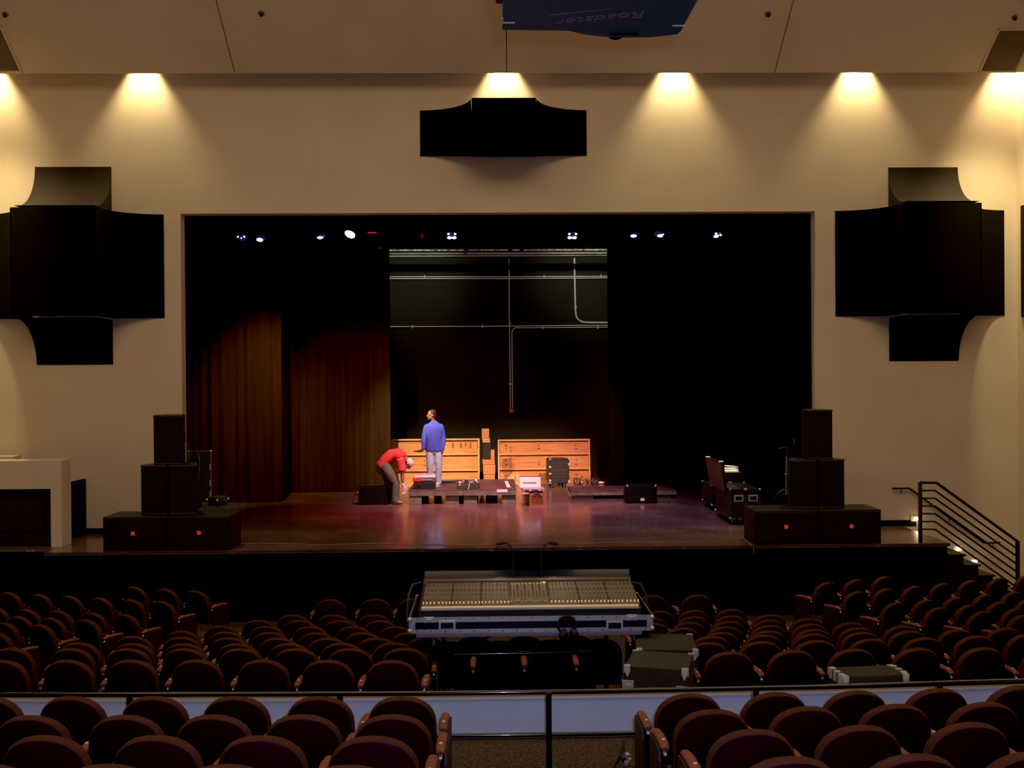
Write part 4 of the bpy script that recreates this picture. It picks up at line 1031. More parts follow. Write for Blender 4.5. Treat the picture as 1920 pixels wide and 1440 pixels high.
mb.loft([(.0, 0, .80), (.0, -.0, .88), (-.005, -.005, 1.0), (-.01, -.005, 1.15), (-.015, 0, 1.28), (-.02, .005, 1.36), (-.02, .008, 1.43), (-.03, .005, 1.475)],
        [(.212, .142), (.204, .140), (.186, .132), (.186, .132), (.196, .128), (.188, .112), (.115, .085), (.068, .066)], 20, ref=(0, 1, 0))
for a, b, c in ((shL, eL, wL), (shR, eR, wR)):
    mb.loft([a + V((0, 0, .012)), a * .5 + b * .5, b, b * .5 + c * .5, c], [.074, .070, .062, .056, .042], 14, dome=True)
o = mb.build('pullover', M['bluefleece'], pb_); remesh(o, .011, 5)
mb = MB()
for hp_, k_, a_ in ((hipL, kL, aL), (hipR, kR, aR)):
    mb.loft([hp_ + V((0, 0, .03)), hp_ * .5 + k_ * .5, k_, k_ * .5 + a_ * .5, a_ + V((0, -.01, .03)), a_ + V((0, -.01, -.02))], [.090, .098, .080, .076, .074, .078], 14, dome=False)
mb.loft([(0, 0, .80), (0, 0, .92)], [(.17, .12), (.17, .12)], 18, ref=(0, 1, 0), dome=True)
o = mb.build('jeans', M['jeans'], pb_); remesh(o, .011, 3)
for a_, f_ in ((aL, fdL), (aR, fdR)):
    hd_ = (f_ - a_); hd_.z = 0; hd_.normalize(); mb = MB()
    mb.loft([a_ - hd_ * .06 - V((0, 0, .048)), a_ - V((0, 0, .044)), a_ * .5 + f_ * .5 - V((0, 0, .005)), f_ + V((0, 0, .008))], [(.042, .040), (.050, .046), (.052, .042), (.046, .030)], 14, ref=(0, 0, 1), dome=True)
    o = mb.build('shoe', M['shoe'], pb_); remesh(o, .008, 3)
    mb = MB(); mb.loft([a_ - hd_ * .075 - V((0, 0, .074)), a_ - V((0, 0, .074)), f_ * .9 + a_ * .1 - V((0, 0, .02)), f_ + hd_ * .03 - V((0, 0, .017))], [(.046, .012), (.05, .012), (.055, .012), (.04, .012)], 14, ref=(0, 0, 1)); mb.build('sole', M['white'], o, smooth=True)
# dark tool held out
hw = wL + V(pb_.location)
mb = MB(); mb.loft([(.07, .06, .05), (-.02, -.04, -.055), (-.12, -.07, -.065), (-.20, -.09, -.06)], [.016, .02, .02, .012], 10, dome=True)
o = mb.build('hand_tool', M['rubber'], smooth=True); o.location = hw; tag(o, 'dark hand tool held out by the person in blue', 'tool')

# person in red, bent over with one arm hanging down
pf = onz(745, 944.5, ST)
pr = thing('person', 'person in red shirt and grey trousers bending far over beside the platform', 'person', (pf.x, pf.y, ST))
hipL, hipR = V((-.26, -.09, .84)), V((-.25, .09, .84))
kL, kR = V((-.02, -.10, .46)), V((-.20, .12, .45))
aL, aR = V((-.03, -.12, .085)), V((-.12, .16, .085))
fdL, fdR = V((.11, -.17, .03)), V((.03, .14, .03))
mb = MB()
for hp_, k_, a_, f_ in ((hipL, kL, aL, fdL), (hipR, kR, aR, fdR)):
    mb.loft([hp_, hp_ * .5 + k_ * .5, k_, k_ * .55 + a_ * .45, a_], [.095, .080, .057, .054, .040], 14, dome=True)
    hd_ = (f_ - a_); hd_.z = 0; hd_.normalize(); mb.loft([a_ - hd_ * .05 - V((0, 0, .045)), a_ - V((0, 0, .04)), f_ + V((0, 0, .01))], [(.036, .036), (.042, .045), (.040, .024)], 12, dome=True)
spine = [V((-.31, 0, .83)), V((-.24, 0, .95)), V((-.11, 0, 1.06)), V((.02, 0, 1.08)), V((.13, 0, 1.03)), V((.175, 0, .99))]
mb.loft(spine, [(.155, .11), (.155, .115), (.16, .12), (.165, .12), (.14, .10), (.07, .06)], 18, ref=(0, 0, 1), dome=True)
shL, shR = V((.115, -.17, .97)), V((.115, .17, .97))
eL, eR = V((.13, -.20, .70)), V((.09, .22, .72))
wL, wR = V((.145, -.16, .43)), V((.10, .15, .48))
for a, b, c in ((shL, eL, wL), (shR, eR, wR)):
    mb.loft([a, a * .5 + b * .5, b, b * .5 + c * .5, c], [.058, .050, .042, .038, .028], 12, dome=True)
hand(mb, wL, (.12, 0, -1), (.8, -.3, 0), 1.0, .6); hand(mb, wR, (.3, -.1, -1), (.8, -.2, 0), 1.0, .6)
mb.loft([(.16, 0, .99), (.20, 0, .95), (.225, 0, .91)], [.062, .055, .056], 14, dome=True)
hf = V((.35, -.12, -.93)); P, rot = head(mb, (.245, -.01, .875), hf, (.9, 0, .35))
body = mb.build('body', M['skin'], pr); remesh(body, .008, 2)
eyes(P, rot, body)
mb = MB(); mb.ell(P(-.012, 0, .045), (.083, .100, .080), rot, 22, 14); o = mb.build('cap', M['whitecap'], pr); remesh(o, .008, 2)
mb = MB(); mb.ell(P(.10, 0, .045), (.06, .06, .010), rot, 18, 8); mb.build('cap_peak', M['whitecap'], o, smooth=True)
mb = MB(); mb.ell(P(-.045, 0, -.025), (.074, .048, .055), rot, 16, 10); mb.build('hair', M['hair'], pr, smooth=True)
mb = MB()
mb.loft([V((-.345, 0, .80))] + spine[:5] + [V((.17, 0, .995))], [(.178, .128), (.182, .135), (.178, .14), (.182, .145), (.188, .142), (.155, .12), (.075, .07)], 20, ref=(0, 0, 1), dome=False)
for a, b in ((shL, eL), (shR, eR)):
    mb.loft([a + V((-.03, 0, .02)), a * .5 + b * .5 + V((-.005, 0, .0)), a * .1 + b * .9], [.10, .092, .088], 14, dome=False)
o = mb.build('tshirt', M['redshirt'], pr); remesh(o, .011, 5)
mb = MB()
for hp_, k_, a_ in ((hipL, kL, aL), (hipR, kR, aR)):
    mb.loft([hp_ + V((-.02, 0, .02)), hp_ * .5 + k_ * .5, k_, k_ * .5 + a_ * .5, a_ + V((0, 0, .03)), a_ + V((0, 0, -.03))], [.122, .116, .096, .084, .080, .082], 14, dome=False)
mb.loft([(-.28, 0, .76), (-.30, 0, .87)], [(.175, .135), (.165, .125)], 18, ref=(0, 1, 0), dome=True)
o = mb.build('trousers', M['olive'], pr); remesh(o, .011, 3)
for a_, f_ in ((aL, fdL), (aR, fdR)):
    hd_ = (f_ - a_); hd_.z = 0; hd_.normalize(); mb = MB()
    mb.loft([a_ - hd_ * .06 - V((0, 0, .048)), a_ - V((0, 0, .044)), a_ * .5 + f_ * .5 - V((0, 0, .005)), f_ + V((0, 0, .008))], [(.042, .040), (.050, .046), (.052, .042), (.046, .030)], 14, ref=(0, 0, 1), dome=True)
    o = mb.build('shoe', M['shoe2'], pr); remesh(o, .008, 3)
for wv, dd in ((wL, (.12, 0, -1)), (wR, (.3, -.1, -1))):
    mb = MB(); d = V(dd).normalized(); hand(mb, wv + d * .01, dd, (.8, -.3, 0), 1.22, .6); mb.loft([wv - d * .05, wv + d * .02], [.036, .036], 12); o = mb.build('glove', M['glove'], pr); remesh(o, .008, 2)
# ------------------------------------------------------------------ guard rail and white knee wall
zr = at(960, 1298, 7.7).z
RL = [onz(u, v, zr) for u, v in ((-160, 1303), (0, 1303), (400, 1302), (800, 1300), (1120, 1296), (1540, 1288), (1920, 1277.5), (2080, 1272))]
def along(P, x):
    for a, b in zip(P, P[1:]):
        if a.x <= x <= b.x: return a + (b - a) * ((x - a.x) / (b.x - a.x))
    return P[0] if x < P[0].x else P[-1]
c = V((0, 7.7, .95))
gr = thing('guard_rail', 'glossy black guard rail running across in front of the white half wall', 'railing', c)
mb = MB(); mb.tube([p - c for p in RL], .019, 12); mb.build('top_rail', M['rail'], gr, smooth=True)
dz = V((0, 0, -.318))
mb = MB(); mb.tube([p - c + dz for p in RL], .017, 12); mb.build('lower_rail', M['rail'], gr, smooth=True)
for u in (235, 633, 1024, 1413, 1763):
    p = along(RL, X(u, 7.72)); mb = MB(); mb.box((p.x - c.x, p.y - c.y, (p.z - c.z) / 2), (.044, .044, p.z - c.z), bev=.004); mb.box((p.x - c.x, p.y - c.y, .006), (.12, .12, .012)); mb.build('post', M['rail'], gr)
WL = [onz(u, v, 1.29) for u, v in ((-160, 1312), (0, 1311), (400, 1311), (800, 1308.5), (1120, 1304.5), (1540, 1296), (1920, 1285), (2080, 1280))]
WL[0].x = XLH; WL[-1].x = XRH
def strip(P, z0, z1, th, y0=0):
    mb = MB(); n = len(P)
    A = [[mb.bm.verts.new((p.x, p.y + y0, z0)), mb.bm.verts.new((p.x, p.y + y0, z1)), mb.bm.verts.new((p.x, p.y + y0 + th, z1)), mb.bm.verts.new((p.x, p.y + y0 + th, z0))] for p in P]
    for i in range(n - 1):
        for k in range(4): mb.bm.faces.new((A[i][k], A[i][(k + 1) % 4], A[i + 1][(k + 1) % 4], A[i + 1][k]))
    mb.bm.faces.new(A[0]); mb.bm.faces.new(A[-1][::-1]); return mb
struct(strip(WL, .60, 1.272, .11, .012), 'wall_knee', M['whitewall'])
struct(strip(WL, 1.272, 1.307, .13, 0), 'trim_5', M['cap'])
struct(strip(WL, .94, .955, .02, -.006), 'baseboard_knee', M['navy'])

# ------------------------------------------------------------------ mixing console in its road case on a tall table
yc = 9.9
xa, xb = X(765, yc), X(1219.5, yc); xc = (xa + xb) / 2; W = xb - xa
zt = at(992, 1155.5, yc).z; zbm = at(992, 1184.5, yc).z
fz = zf(10.3)
cs = thing('console_case', 'wide aluminium edged road case base holding the mixing console', 'case', (xc, yc, zbm))
H = zt - zbm; D = 1.05
mb = MB(); mb.ab((-W / 2, 0, 0), (W / 2, .02, H)); mb.ab((-W / 2, D - .02, 0), (W / 2, D, H)); mb.ab((-W / 2, .02, 0), (-W / 2 + .02, D - .02, H)); mb.ab((W / 2 - .02, .02, 0), (W / 2, D - .02, H)); mb.ab((-W / 2 + .02, .02, 0), (W / 2 - .02, D - .02, .02))
mb.build('case_body', M['navy'], cs)
mb = MB()
mb.box((0, -.004, H - .022), (W, .012, .046)); mb.box((0, -.004, .016), (W, .012, .034)); mb.box((0, D + .004, H - .02), (W, .012, .04))
for sg in (-1, 1):
    mb.box((sg * (W / 2 - .02), -.004, H / 2), (.06, .013, H)); mb.box((sg * (W / 2 + .004), D / 2, H - .02), (.012, D, .04)); mb.box((sg * (W / 2 + .004), D / 2, .016), (.012, D, .034))
    mb.box((sg * W / 2, .02, H / 2), (.012, .05, H))
mb.build('edge_trim', M['alu_p'], cs)
for sg in (-1, 1):
    for z in (.02, H - .02):
        for y in (0, D):
            mb = MB(); mb.ell((sg * W / 2, y, z), (.024, .024, .024), None, 12, 8); mb.build('corner', M['alu'], cs, smooth=True)
for u in (835, 1149):
    x = X(u, yc) - xc; z = at(u, 1171.5, yc).z - zbm
    mb = MB(); mb.box((x, -.008, z), (.16, .014, .085), bev=.003); o = mb.build('handle_dish', M['alu'], cs)
    mb = MB(); mb.box((x, -.018, z - .004), (.12, .006, .055)); mb.box((x, -.024, z + .005), (.12, .012, .018)); mb.build('grip', M['navy'], o)
for u in (801, 1181):
    x = X(u, yc) - xc; mb = MB(); mb.box((x, -.012, H - .02), (.10, .02, .055), bev=.004); mb.box((x, -.026, H - .02), (.05, .012, .02), bev=.003); mb.build('latch', M['alu'], cs)
rnd = random.Random(2)
mb = MB()
for k in range(17):
    for z in (H - .012, .016): mb.cyl((-W / 2 + W * (k + .5) / 17, -.011, z), (-W / 2 + W * (k + .5) / 17, -.014, z), .006, n=8)
tag(mb.build('rivets', M['casebody'], cs), kind='stuff')
# console
yA, yB_ = 10.05, 10.75
zA, zB = at(992, 1138, yA).z, at(992, 1092, yB_).z
XA0, XA1 = X(787, yA), X(1194, yA)
mx = thing('mixing_console', 'large many channel sound mixing console with two bent lamps standing in the road case', 'mixing console', ((XA0 + XA1) / 2, yA, zt - H + .02))
o0 = V(mx.location); hw = (XA1 - XA0) / 2
sv = V((0, yB_ - yA, zB - zA)); sl = sv.length; su = sv.normalized(); sn = V((0, -su.z, su.y)); tilt = math.atan2(su.z, su.y); E = Euler((tilt, 0, 0))
def sp(x, t, h=0): return V((x, 0, zA - o0.z)) + su * (sl * t) + sn * h
mb = MB(); q = [(-.02, .0), (-.02, zA - o0.z - .01), (yB_ - yA, zB - o0.z - .005), (yB_ - yA + .03, zB - o0.z + .04), (yB_ - yA + .12, zB - o0.z + .04), (yB_ - yA + .14, 0)]
mb.prism(q, -hw - .03, hw + .03, 'x'); mb.build('desk_body', M['deskdark'], mx, bevel=.01)
mods = [(-hw, -.655 * hw), (-.65 * hw, -.365 * hw)]
edges = [X(u, 10.4) - o0.x for u in (791, 845, 899, 952, 1026, 1081, 1135, 1189.5)]
for a, b in zip(edges, edges[1:]):
    mb = MB(); mb.box(sp((a + b) / 2, .5, .003), (b - a - .008, sl - .03, .012), E, bev=.002); mb.build('channel_module', M['desk'], mx)
mb = MB(); mb.box(sp(0, -.035, .004), (2 * hw, .05, .03), E, bev=.008); mb.build('front_armrest', M['armpad'], mx, smooth=True)
mb = MB(); mb.box(sp(0, 1.045, .015), (2 * hw - .02, .075, .03), E, bev=.005); mb.build('rear_ledge', M['desk'], mx)
mb = MB(); zz = zB - o0.z; mb.prism([(.78, zz + .02), (.79, zz + .03), (.83, at(992, 1069, 10.88).z - o0.z), (.87, at(992, 1069, 10.88).z - o0.z), (.87, zz)], -hw - .02, hw + .02, 'x'); mb.build('meter_bridge', mat('meter_bridge_gloss', (.008, .010, .022), .12, coat=.3), mx)
kb, kd, kr = MB(), MB(), MB(); slots = MB(); caps = []
nch = 0
for mi, (a, b) in enumerate(zip(edges, edges[1:])):
    n = 8 if mi != 3 else 11
    for k in range(n):
        x = a + (b - a) * ((k + .5 + (.12 if k >= n / 2 else -.12)) / n)
        for j, t in enumerate((.39, .46, .53, .60, .67, .735, .80, .865, .93)):
            tgt = kb if (j in (0, 2, 5) and mi != 3) else kd
            if mi == 3 and j in (4, 6): tgt = kr if k % 2 == 0 else kb
            if mi == 3 and j == 5: tgt = kd
            p = sp(x, t, .008); tgt.loft([p, p + sn * .016], [.0075, .006], 6)
        p = sp(x, .21, .0095); slots.box(p, (.006, .13, .003), E)
        if mi != 3 or k < 10: caps.append((x, .125 if mi != 3 else .13 + .02 * (k % 3), mi))
kb.build('light_knobs', M['knob'], mx); kd.build('dark_knobs', M['deckside'], mx); kr.build('blue_knobs', M['darkknob'], mx)
for o in mx.children:
    if o.name.split('.')[0] in ('light_knobs', 'dark_knobs', 'blue_knobs'): o['kind'] = 'stuff'
slots.build('fader_slots', M['rubber'], mx)
base = None
for x, t, mi in caps:
    if base is None:
        mb = MB(); mb.box((0, 0, 0), (.013, .032, .016), E, bev=.003); base = mb.build('fader', M['fader'], mx)
        o = base
    else:
        o = base.copy(); COL.objects.link(o); o.parent = mx
    if mi == 3 and o is not base: o.data = base.data.copy(); o.data.materials[0] = M['knob']
    o.location = sp(x, t, .018)
for u0, u1, v1, sgn in ((962, 936, 1018.5, -1), (1015, 1040, 1016, 1)):
    yg = 10.80
    pts = [at(u0, 1094, yg), at(u0, 1075, yg), at(u0 - sgn * 0, 1045, yg), at(u0 + sgn * 1, 1035, yg), at(u0 + sgn * 5, 1024, yg), at(u0 + sgn * 11, 1019, yg), at((u0 + sgn * 17), 1017.5, yg)]
    mb = MB(); mb.tube([p - o0 for p in pts], .007, 8); lm = mb.build('gooseneck_lamp', M['rubber'], mx, smooth=True)
    a = pts[-1] - o0; mb = MB(); mb.loft([a, a + V((sgn * .07, 0, -.012))], [(.018, .018), (.022, .016)], 12, dome=True); mb.build('lamp_head', M['rubber'], lm, smooth=True); spot('console_lamp', a + o0 + V((sgn * .04, -.02, -.03)), V(((XA0 + XA1) / 2 + sgn * .45, 10.3, 1.68)), 3.2, (1, .84, .6), 160, .8, .03)
mb = MB(); mb.box(sp(X(1016, 10.7) - o0.x, .955, .012), (.04, .02, .004), E); mb.build('green_indicator', mat('green_glow', (.2, .6, .05), .4, emit=(.35, .9, .05), estr=1.2), mx)
mb = MB(); mb.box(sp(X(990, 10.6) - o0.x, .90, .010), (.36, .03, .004), E); mb.build('scribble_strip', mat('yellow_strip', (.42, .36, .20), .6), mx)
# cable loops at the console's sides
for sg, u in ((-1, 783), (1, 1203)):
    p = at(u, 1105, 10.6); q = V((sg * .05, 0, 0))
    mb = MB(); c = at(789 if sg < 0 else 1186, 1092, 10.75); mb.tube([c - c, q * 1.6 + V((0, -.05, -.01)), q * 2.3 + V((0, -.15, -.10)), q * 2.5 + V((0, -.22, -.24)), q * 2.4 + V((0, -.25, -.40))], .012, 6)
    o = mb.build('multicore_cable', mat('dark_teal_cable', (.015, .05, .07), .5) if sg < 0 else M['cable'], smooth=True); o.location = c
    tag(o, 'teal cable looping out of the console beside the case corner' if sg < 0 else 'thin dark cable hanging from the console by its stair side corner', 'cable')
# tall folding table under the case
tbz = zbm - .004
tt = thing('folding_table', 'tall dark folding table carrying the console case above the seats', 'table', (xc, yc, tbz))
mb = MB(); mb.ab((-W / 2 + .06, -.02, -.035), (W / 2 - .10, .98, 0), bev=.004); mb.build('table_top', mat('violet_lit_edge', (.16, .16, .30), .4), tt)  # violet light on the black slab is put into its colour
def leg(u, y, name, m, r):
    x = X(u, y) - xc; mb = MB(); mb.tube([(x, y - yc, -.03), (x, y - yc, zf(y) - tbz + .005)], r, 10); return mb.build(name, m, tt, smooth=True)
dkm = mat('dark_blue_steel', (.02, .022, .045), .35, .5)
leg(828, 9.95, 'leg', dkm, .020); leg(1133, 9.95, 'leg', dkm, .020)
leg(810, 10.8, 'leg', M['chrome'], .014); leg(1163, 10.8, 'leg', M['chrome'], .014)
for u0, v0, u1, v1 in ((829, 1228, 925, 1190), (1132, 1224, 1060, 1190)):
    a, b = at(u0, v0, 9.98), at(u1, v1, 9.98); o = V(tt.location); mb = MB(); mb.tube([a - o, b - o], .013, 8); mb.build('brace', dkm, tt, smooth=True)
# black board behind the removed seats
a, b = at(850, 1224, 10.12), at(1116, 1219, 10.12)
t = thing('black_board', 'black board with a shiny top edge standing under the console table', 'board', ((a.x + b.x) / 2, 10.12, zf(10.12)))
o0 = V(t.location); mb = MB(); mb.box((0, 0, (a.z - o0.z - .02) / 2), (b.x - a.x, .03, a.z - o0.z - .02)); mb.build('board_panel', M['black'], t)
mb = MB(); mb.tube([(a.x - o0.x, 0, a.z - o0.z - .016), (b.x - o0.x, 0, b.z - o0.z - .016)], .016, 10); mb.build('top_tube', M['rail'], t, smooth=True)
# headphones on the case front
y = 9.82
hp_ = thing('headphones', 'black headphones hanging on the front of the console case', 'headphones', at(1064, 1180, y))
o0 = V(hp_.location)
c = at(1063, 1172, y) - o0
mb = MB(); mb.torus(c, .085, .012, (0, 1, 0), 0, 2 * PI, 28, 8)
for v in mb.bm.verts:
    if v.co.z < c.z: v.co.z = c.z + (v.co.z - c.z) * 1.0
mb.build('headband', M['rubber'], hp_, smooth=True)
mb = MB(); mb.ell(at(1063, 1166, y) - o0 + V((0, .03, 0)), (.075, .02, .055), None, 16, 10); mb.build('head_pad', M['rubber'], hp_, smooth=True)
for u, v, r in ((1056, 1190, .3), (1077, 1188, -.5)):
    mb = MB(); mb.ell(at(u, v, y) - o0, (.04, .045, .058), Euler((0, r, 0)), 16, 10); mb.build('ear_cup', M['rubber'], hp_, smooth=True)
mb = MB(); mb.tube([at(1052, 1183, y) - o0, at(1053, 1195, y) - o0, at(1062, 1204, y) - o0, at(1066, 1215, y) - o0], .006, 6); mb.build('lead', M['cable'], hp_, smooth=True)

# ------------------------------------------------------------------ carpet covered cases beside the console
def quadcase(label, z, FL, FR, BR, BL, hl, m=None, plates=True, fz_=None):
    a, b, c_, d = (onz(u, v, z) for u, v in (FL, FR, BR, BL))
    w = ((b - a).length + (c_ - d).length) / 2; dep = ((d - a).length + (c_ - b).length) / 2
    rz = math.atan2((b - a).y, (b - a).x); mid = (a + b) / 2; base = zf(mid.y + dep / 2) if fz_ is None else fz_
    t = thing('equipment_case', label, 'case', (mid.x, mid.y, base), rz, 'carpet covered cases by the console')
    h = z - base
    mb = MB(); mb.ab((-w / 2, 0, 0), (w / 2, dep, h)); mb.build('case_body', m or M['casegrey'], t, bevel=.008)
    for sg in (-1, 1):
        for y in (0, dep):
            s = 1 if y == 0 else -1
            mb = MB()
            mb.box((sg * (w / 2 - .025), y + s * .02, h + .002), (.05, .04, .006)); mb.box((sg * (w / 2 + .002), y + s * .02, h - .03), (.006, .04, .06))
            x0 = sg * (w / 2 - .028); yy = y - s * .003
            mb.prism([(x0 - .024, h + .002), (x0 + .024, h + .002), (x0 + .024, h - .045), (x0, h - .095), (x0 - .024, h - .045)], yy - .003, yy + .003, 'y')
            mb.build('corner_plate', M['alu'], t)
    for x, zz in hl:
        mb = MB(); mb.box((x * w / 2, -.006, zz), (.10, .018, .085), bev=.005); mb.box((x * w / 2, -.018, zz), (.05, .012, .03), bev=.004); mb.build('latch', M['chrome'], t)
    return t, w, dep, h
quadcase('larger grey carpet covered case with silver corners beside the console', 1.39, (1173, 1248.5), (1287, 1256), (1312, 1224), (1193, 1221), ((-.88, .60), (.82, .58)))
quadcase('grey carpet covered case with silver corners standing behind the larger one', 1.37, (1195, 1217.5), (1308, 1219), (1302, 1188), (1192, 1188), ())
t, w, dep, h = quadcase('narrow black case with silver hinges behind the white half wall on the stair side', 1.355, (1583, 1269), (1701, 1264), (1676, 1245.5), (1553, 1252), (), M['casegrey'])
for sg in (-1, 1):
    for k in range(3):
        mb = MB(); mb.box((sg * (w / 2 - .015), dep * (.2 + .3 * k), h + .004), (.05, .045, .010), bev=.003); mb.box((sg * (w / 2 + .006), dep * (.2 + .3 * k), h - .04), (.012, .045, .07), bev=.003); mb.build('hinge', M['alu'], t)

# ------------------------------------------------------------------ theatre seats
SP = .27
def outline(hw, z0, z1, b, n=14):
    pts = [(-hw * .93, z0), (-hw, z0 + .10)]
    for k in range(n + 1):
        a = PI - PI * k / n; ca, sa = math.cos(a), math.sin(a)
        ex = 2 / 2.25
        pts.append((math.copysign(abs(ca) ** ex, ca) * hw, z1 - b + abs(sa) ** ex * b))
    return pts + [(hw, z0 + .10), (hw * .93, z0)]
def backmesh(hw, z0, z1, b, prof, dy=0):
    mb = MB(); rings = []
    def P(x, z, y, ins):
        cz = (z0 + z1) / 2
        k = 1 - ins / hw; kz = 1 - ins / ((z1 - z0) / 2)
        x2, z2 = x * k, cz + (z - cz) * kz
        yy = y + dy + .55 * x2 * x2 - (z2 - .36) * .15
        return (x2, yy, z2)
    pts = outline(hw, z0, z1, b)
    for y, ins in prof: rings.append([mb.bm.verts.new(P(x, z, y, ins)) for x, z in pts])
    n = len(pts)
    for i in range(len(rings) - 1):
        for k in range(n): mb.bm.faces.new((rings[i][k], rings[i][(k + 1) % n], rings[i + 1][(k + 1) % n], rings[i + 1][k]))
    mb.bm.faces.new(rings[0]); mb.bm.faces.new(rings[-1][::-1]); return mb
def make_chair(kind):
    t = thing('theatre_seat', 'proto', 'seat')
    backmesh(.226, .34, .812, .20, [(-.034, .012), (-.026, .004), (-.010, 0), (.022, 0), (.040, .010), (.050, .03)]).build('backrest', M['fabric'], t, smooth=True)
    backmesh(.214, .33, .800, .19, [(-.040, .010), (-.036, .0), (-.02, 0)]).build('back_shell', M['shell'], t, smooth=True)
    mb = MB(); mb.box((0, .085, .47), (.38, .07, .30), Euler((.12, 0, 0)), bev=.028); mb.build('seat_cushion', M['fabric'], t, smooth=True)
    for sg in ((-1,) if kind in ('mid', 'endL') else (-1, 1)):
        mb = MB(); mb.loft([(sg * SP, -.02, .575), (sg * SP, .04, .590), (sg * SP, .18, .590), (sg * SP, .29, .580)], [(.026, .016), (.031, .022), (.031, .022), (.028, .016)], 12, ref=(0, 0, 1), dome=False)
        ap = mb.build('armrest', M['arm'], t, smooth=True, bevel=.004)
        mb = MB(); mb.cyl((sg * SP, .045, .610), (sg * SP, .045, .6145), .011, n=12); mb.build('screw_cap', M['capscrew'], ap)
        mb = MB(); mb.box((sg * SP, .12, .30), (.028, .20, .54)); mb.box((sg * SP, .10, .012), (.07, .34, .024)); mb.build('standard', M['iron'], t)
        mb = MB(); mb.cyl((sg * SP, -.012, .535), (sg * SP, .01, .555), .012, n=10); mb.build('bracket_bolt', M['chrome'], t)
    if kind in ('endL', 'endR'):
        sg = -1 if kind == 'endL' else 1
        x0, x1 = sorted((sg * (SP + .018), sg * (SP + .040)))
        mb = MB(); mb.prism([(-.015, .03), (.30, .03), (.30, .565), (.20, .575), (.04, .575), (.0, .50)], x0, x1, 'x'); mb.build('end_panel', M['endpanel'], t, bevel=.005)
    return t
PROTO = {k: make_chair(k) for k in ('mid', 'endL', 'endR')}
TOP = .812; YT = -.034 - (.812 - .36) * .15 + .02
def solve(u, v, lo, hi):
    d = ray(u, v); s = d.z / d.y
    g = lambda y: CAM.z + s * y - zf(y) - TOP
    for _ in range(50):
        m = (lo + hi) / 2
        if g(m) > 0: lo = m
        else: hi = m
    y = (lo + hi) / 2
    return CAM + d * (y / d.y)
import numpy as np
ORD = 'first second third fourth fifth sixth seventh eighth ninth tenth eleventh twelfth thirteenth fourteenth fifteenth sixteenth seventeenth eighteenth nineteenth'.split()
used = set(); SEATS = []
def row(seats, phrase, group, yaw, lo, hi, ends=(None, None), fit=2, count_from='L', tail='', dedup=True):
    us = np.array([s[0] for s in seats], float); vs = np.array([s[1] for s in seats], float)
    if fit: 
        co = np.polyfit((us - 960) / 960, vs, min(fit, len(seats) - 1)); vs = np.polyval(co, (us - 960) / 960)
    n = len(seats)
    for i, (u, v) in enumerate(zip(us, vs)):
        p = solve(u, v, lo, hi)
        rz = yaw(p) if callable(yaw) else yaw
        off = Matrix.Rotation(rz, 3, 'Z') @ V((0, YT, 0))
        kind = ends[0] if i == 0 and ends[0] else ends[1] if i == n - 1 and ends[1] else 'mid'
        if kind in used: t = copy_tree(PROTO[kind])
        else: t = PROTO[kind]; used.add(kind)
        base = p - off; base.z = p.z - TOP
        t.location = base; t.rotation_euler = (0, 0, rz)
        k = i if count_from == 'L' else n - 1 - i
        t['label'] = f'{phrase}, {ORD[k]} from the {tail}'; t['group'] = group
        SEATS.append((phrase, base.copy()))
cy = lambda p: max(-.12, min(.12, p.x * .025))
G0 = 'burgundy seats behind the guard rail'
UA = dict(fit=2, lo=2.0, hi=8.3)
H_, S_ = 'half-wall side', 'stair side'
def urow(k, left, right):
    ph = f'burgundy theatre seat in {ORD[k]} row behind the guard rail'
    row(left, ph + ', ' + H_, G0, cy, 2.0, 8.3, (None, 'endR'), 2, 'R', 'aisle')
    row(right, ph + ', ' + S_, G0, cy, 2.0, 8.3, ('endL', None), 2, 'L', 'aisle')
urow(0, [(-27, 1308), (129, 1307.5), (284, 1307.5), (438, 1307.5), (596.5, 1308.5), (752, 1308)], [(1295, 1302.5), (1457, 1301), (1609, 1297), (1762.5, 1292.5), (1916, 1288)])
urow(1, [(-115, 1345), (52, 1345), (230, 1343), (396, 1342.5), (564, 1343.5), (734, 1342.5)], [(1339, 1333), (1517, 1327), (1684, 1323), (1852, 1319)])
urow(2, [(-130, 1383), (77, 1383), (287, 1381), (486, 1384), (697, 1383.5)], [(1415, 1371), (1618, 1363), (1824, 1358), (2030, 1354)])
urow(3, [(-30, 1438), (195, 1438), (420, 1437.5), (650, 1440)], [(1487, 1423), (1721, 1418), (1945, 1413)])
G1 = 'burgundy seats between the white half wall and the stage'
def lrow(k, seats, fit=2, e=('endL', 'endR')):
    row(seats, f'burgundy theatre seat in {ORD[k]} row past the white knee wall', G1, cy, 8.7, 16.2, e, fit, 'L', 'half-wall end')
lrow(0, [(0, 1239.5), (123, 1239), (243, 1238), (366, 1238), (490, 1239), (612, 1239.5), (733, 1239)], e=(None, 'endR'))
row([(1370, 1224), (1489, 1219.5), (1603, 1217.5), (1723, 1216.5), (1846, 1216), (1968, 1215)], 'burgundy theatre seat in first row past the white wall', G1, cy, 8.7, 16.2, ('endL', None), 2, 'L', 'carpeted cases')
lrow(1, [(17, 1216), (130, 1216.5), (237, 1217), (343, 1217), (449, 1217.5), (553, 1216.5), (655, 1217), (758, 1216)], e=(None, 'endR'))
row([(1328, 1205), (1429, 1203.5), (1532, 1202), (1634, 1198.5), (1735, 1196), (1833, 1193), (1930, 1190)], 'burgundy theatre seat in second row past the white wall', G1, cy, 8.7, 16.2, ('endL', None), 2, 'L', 'carpeted cases')
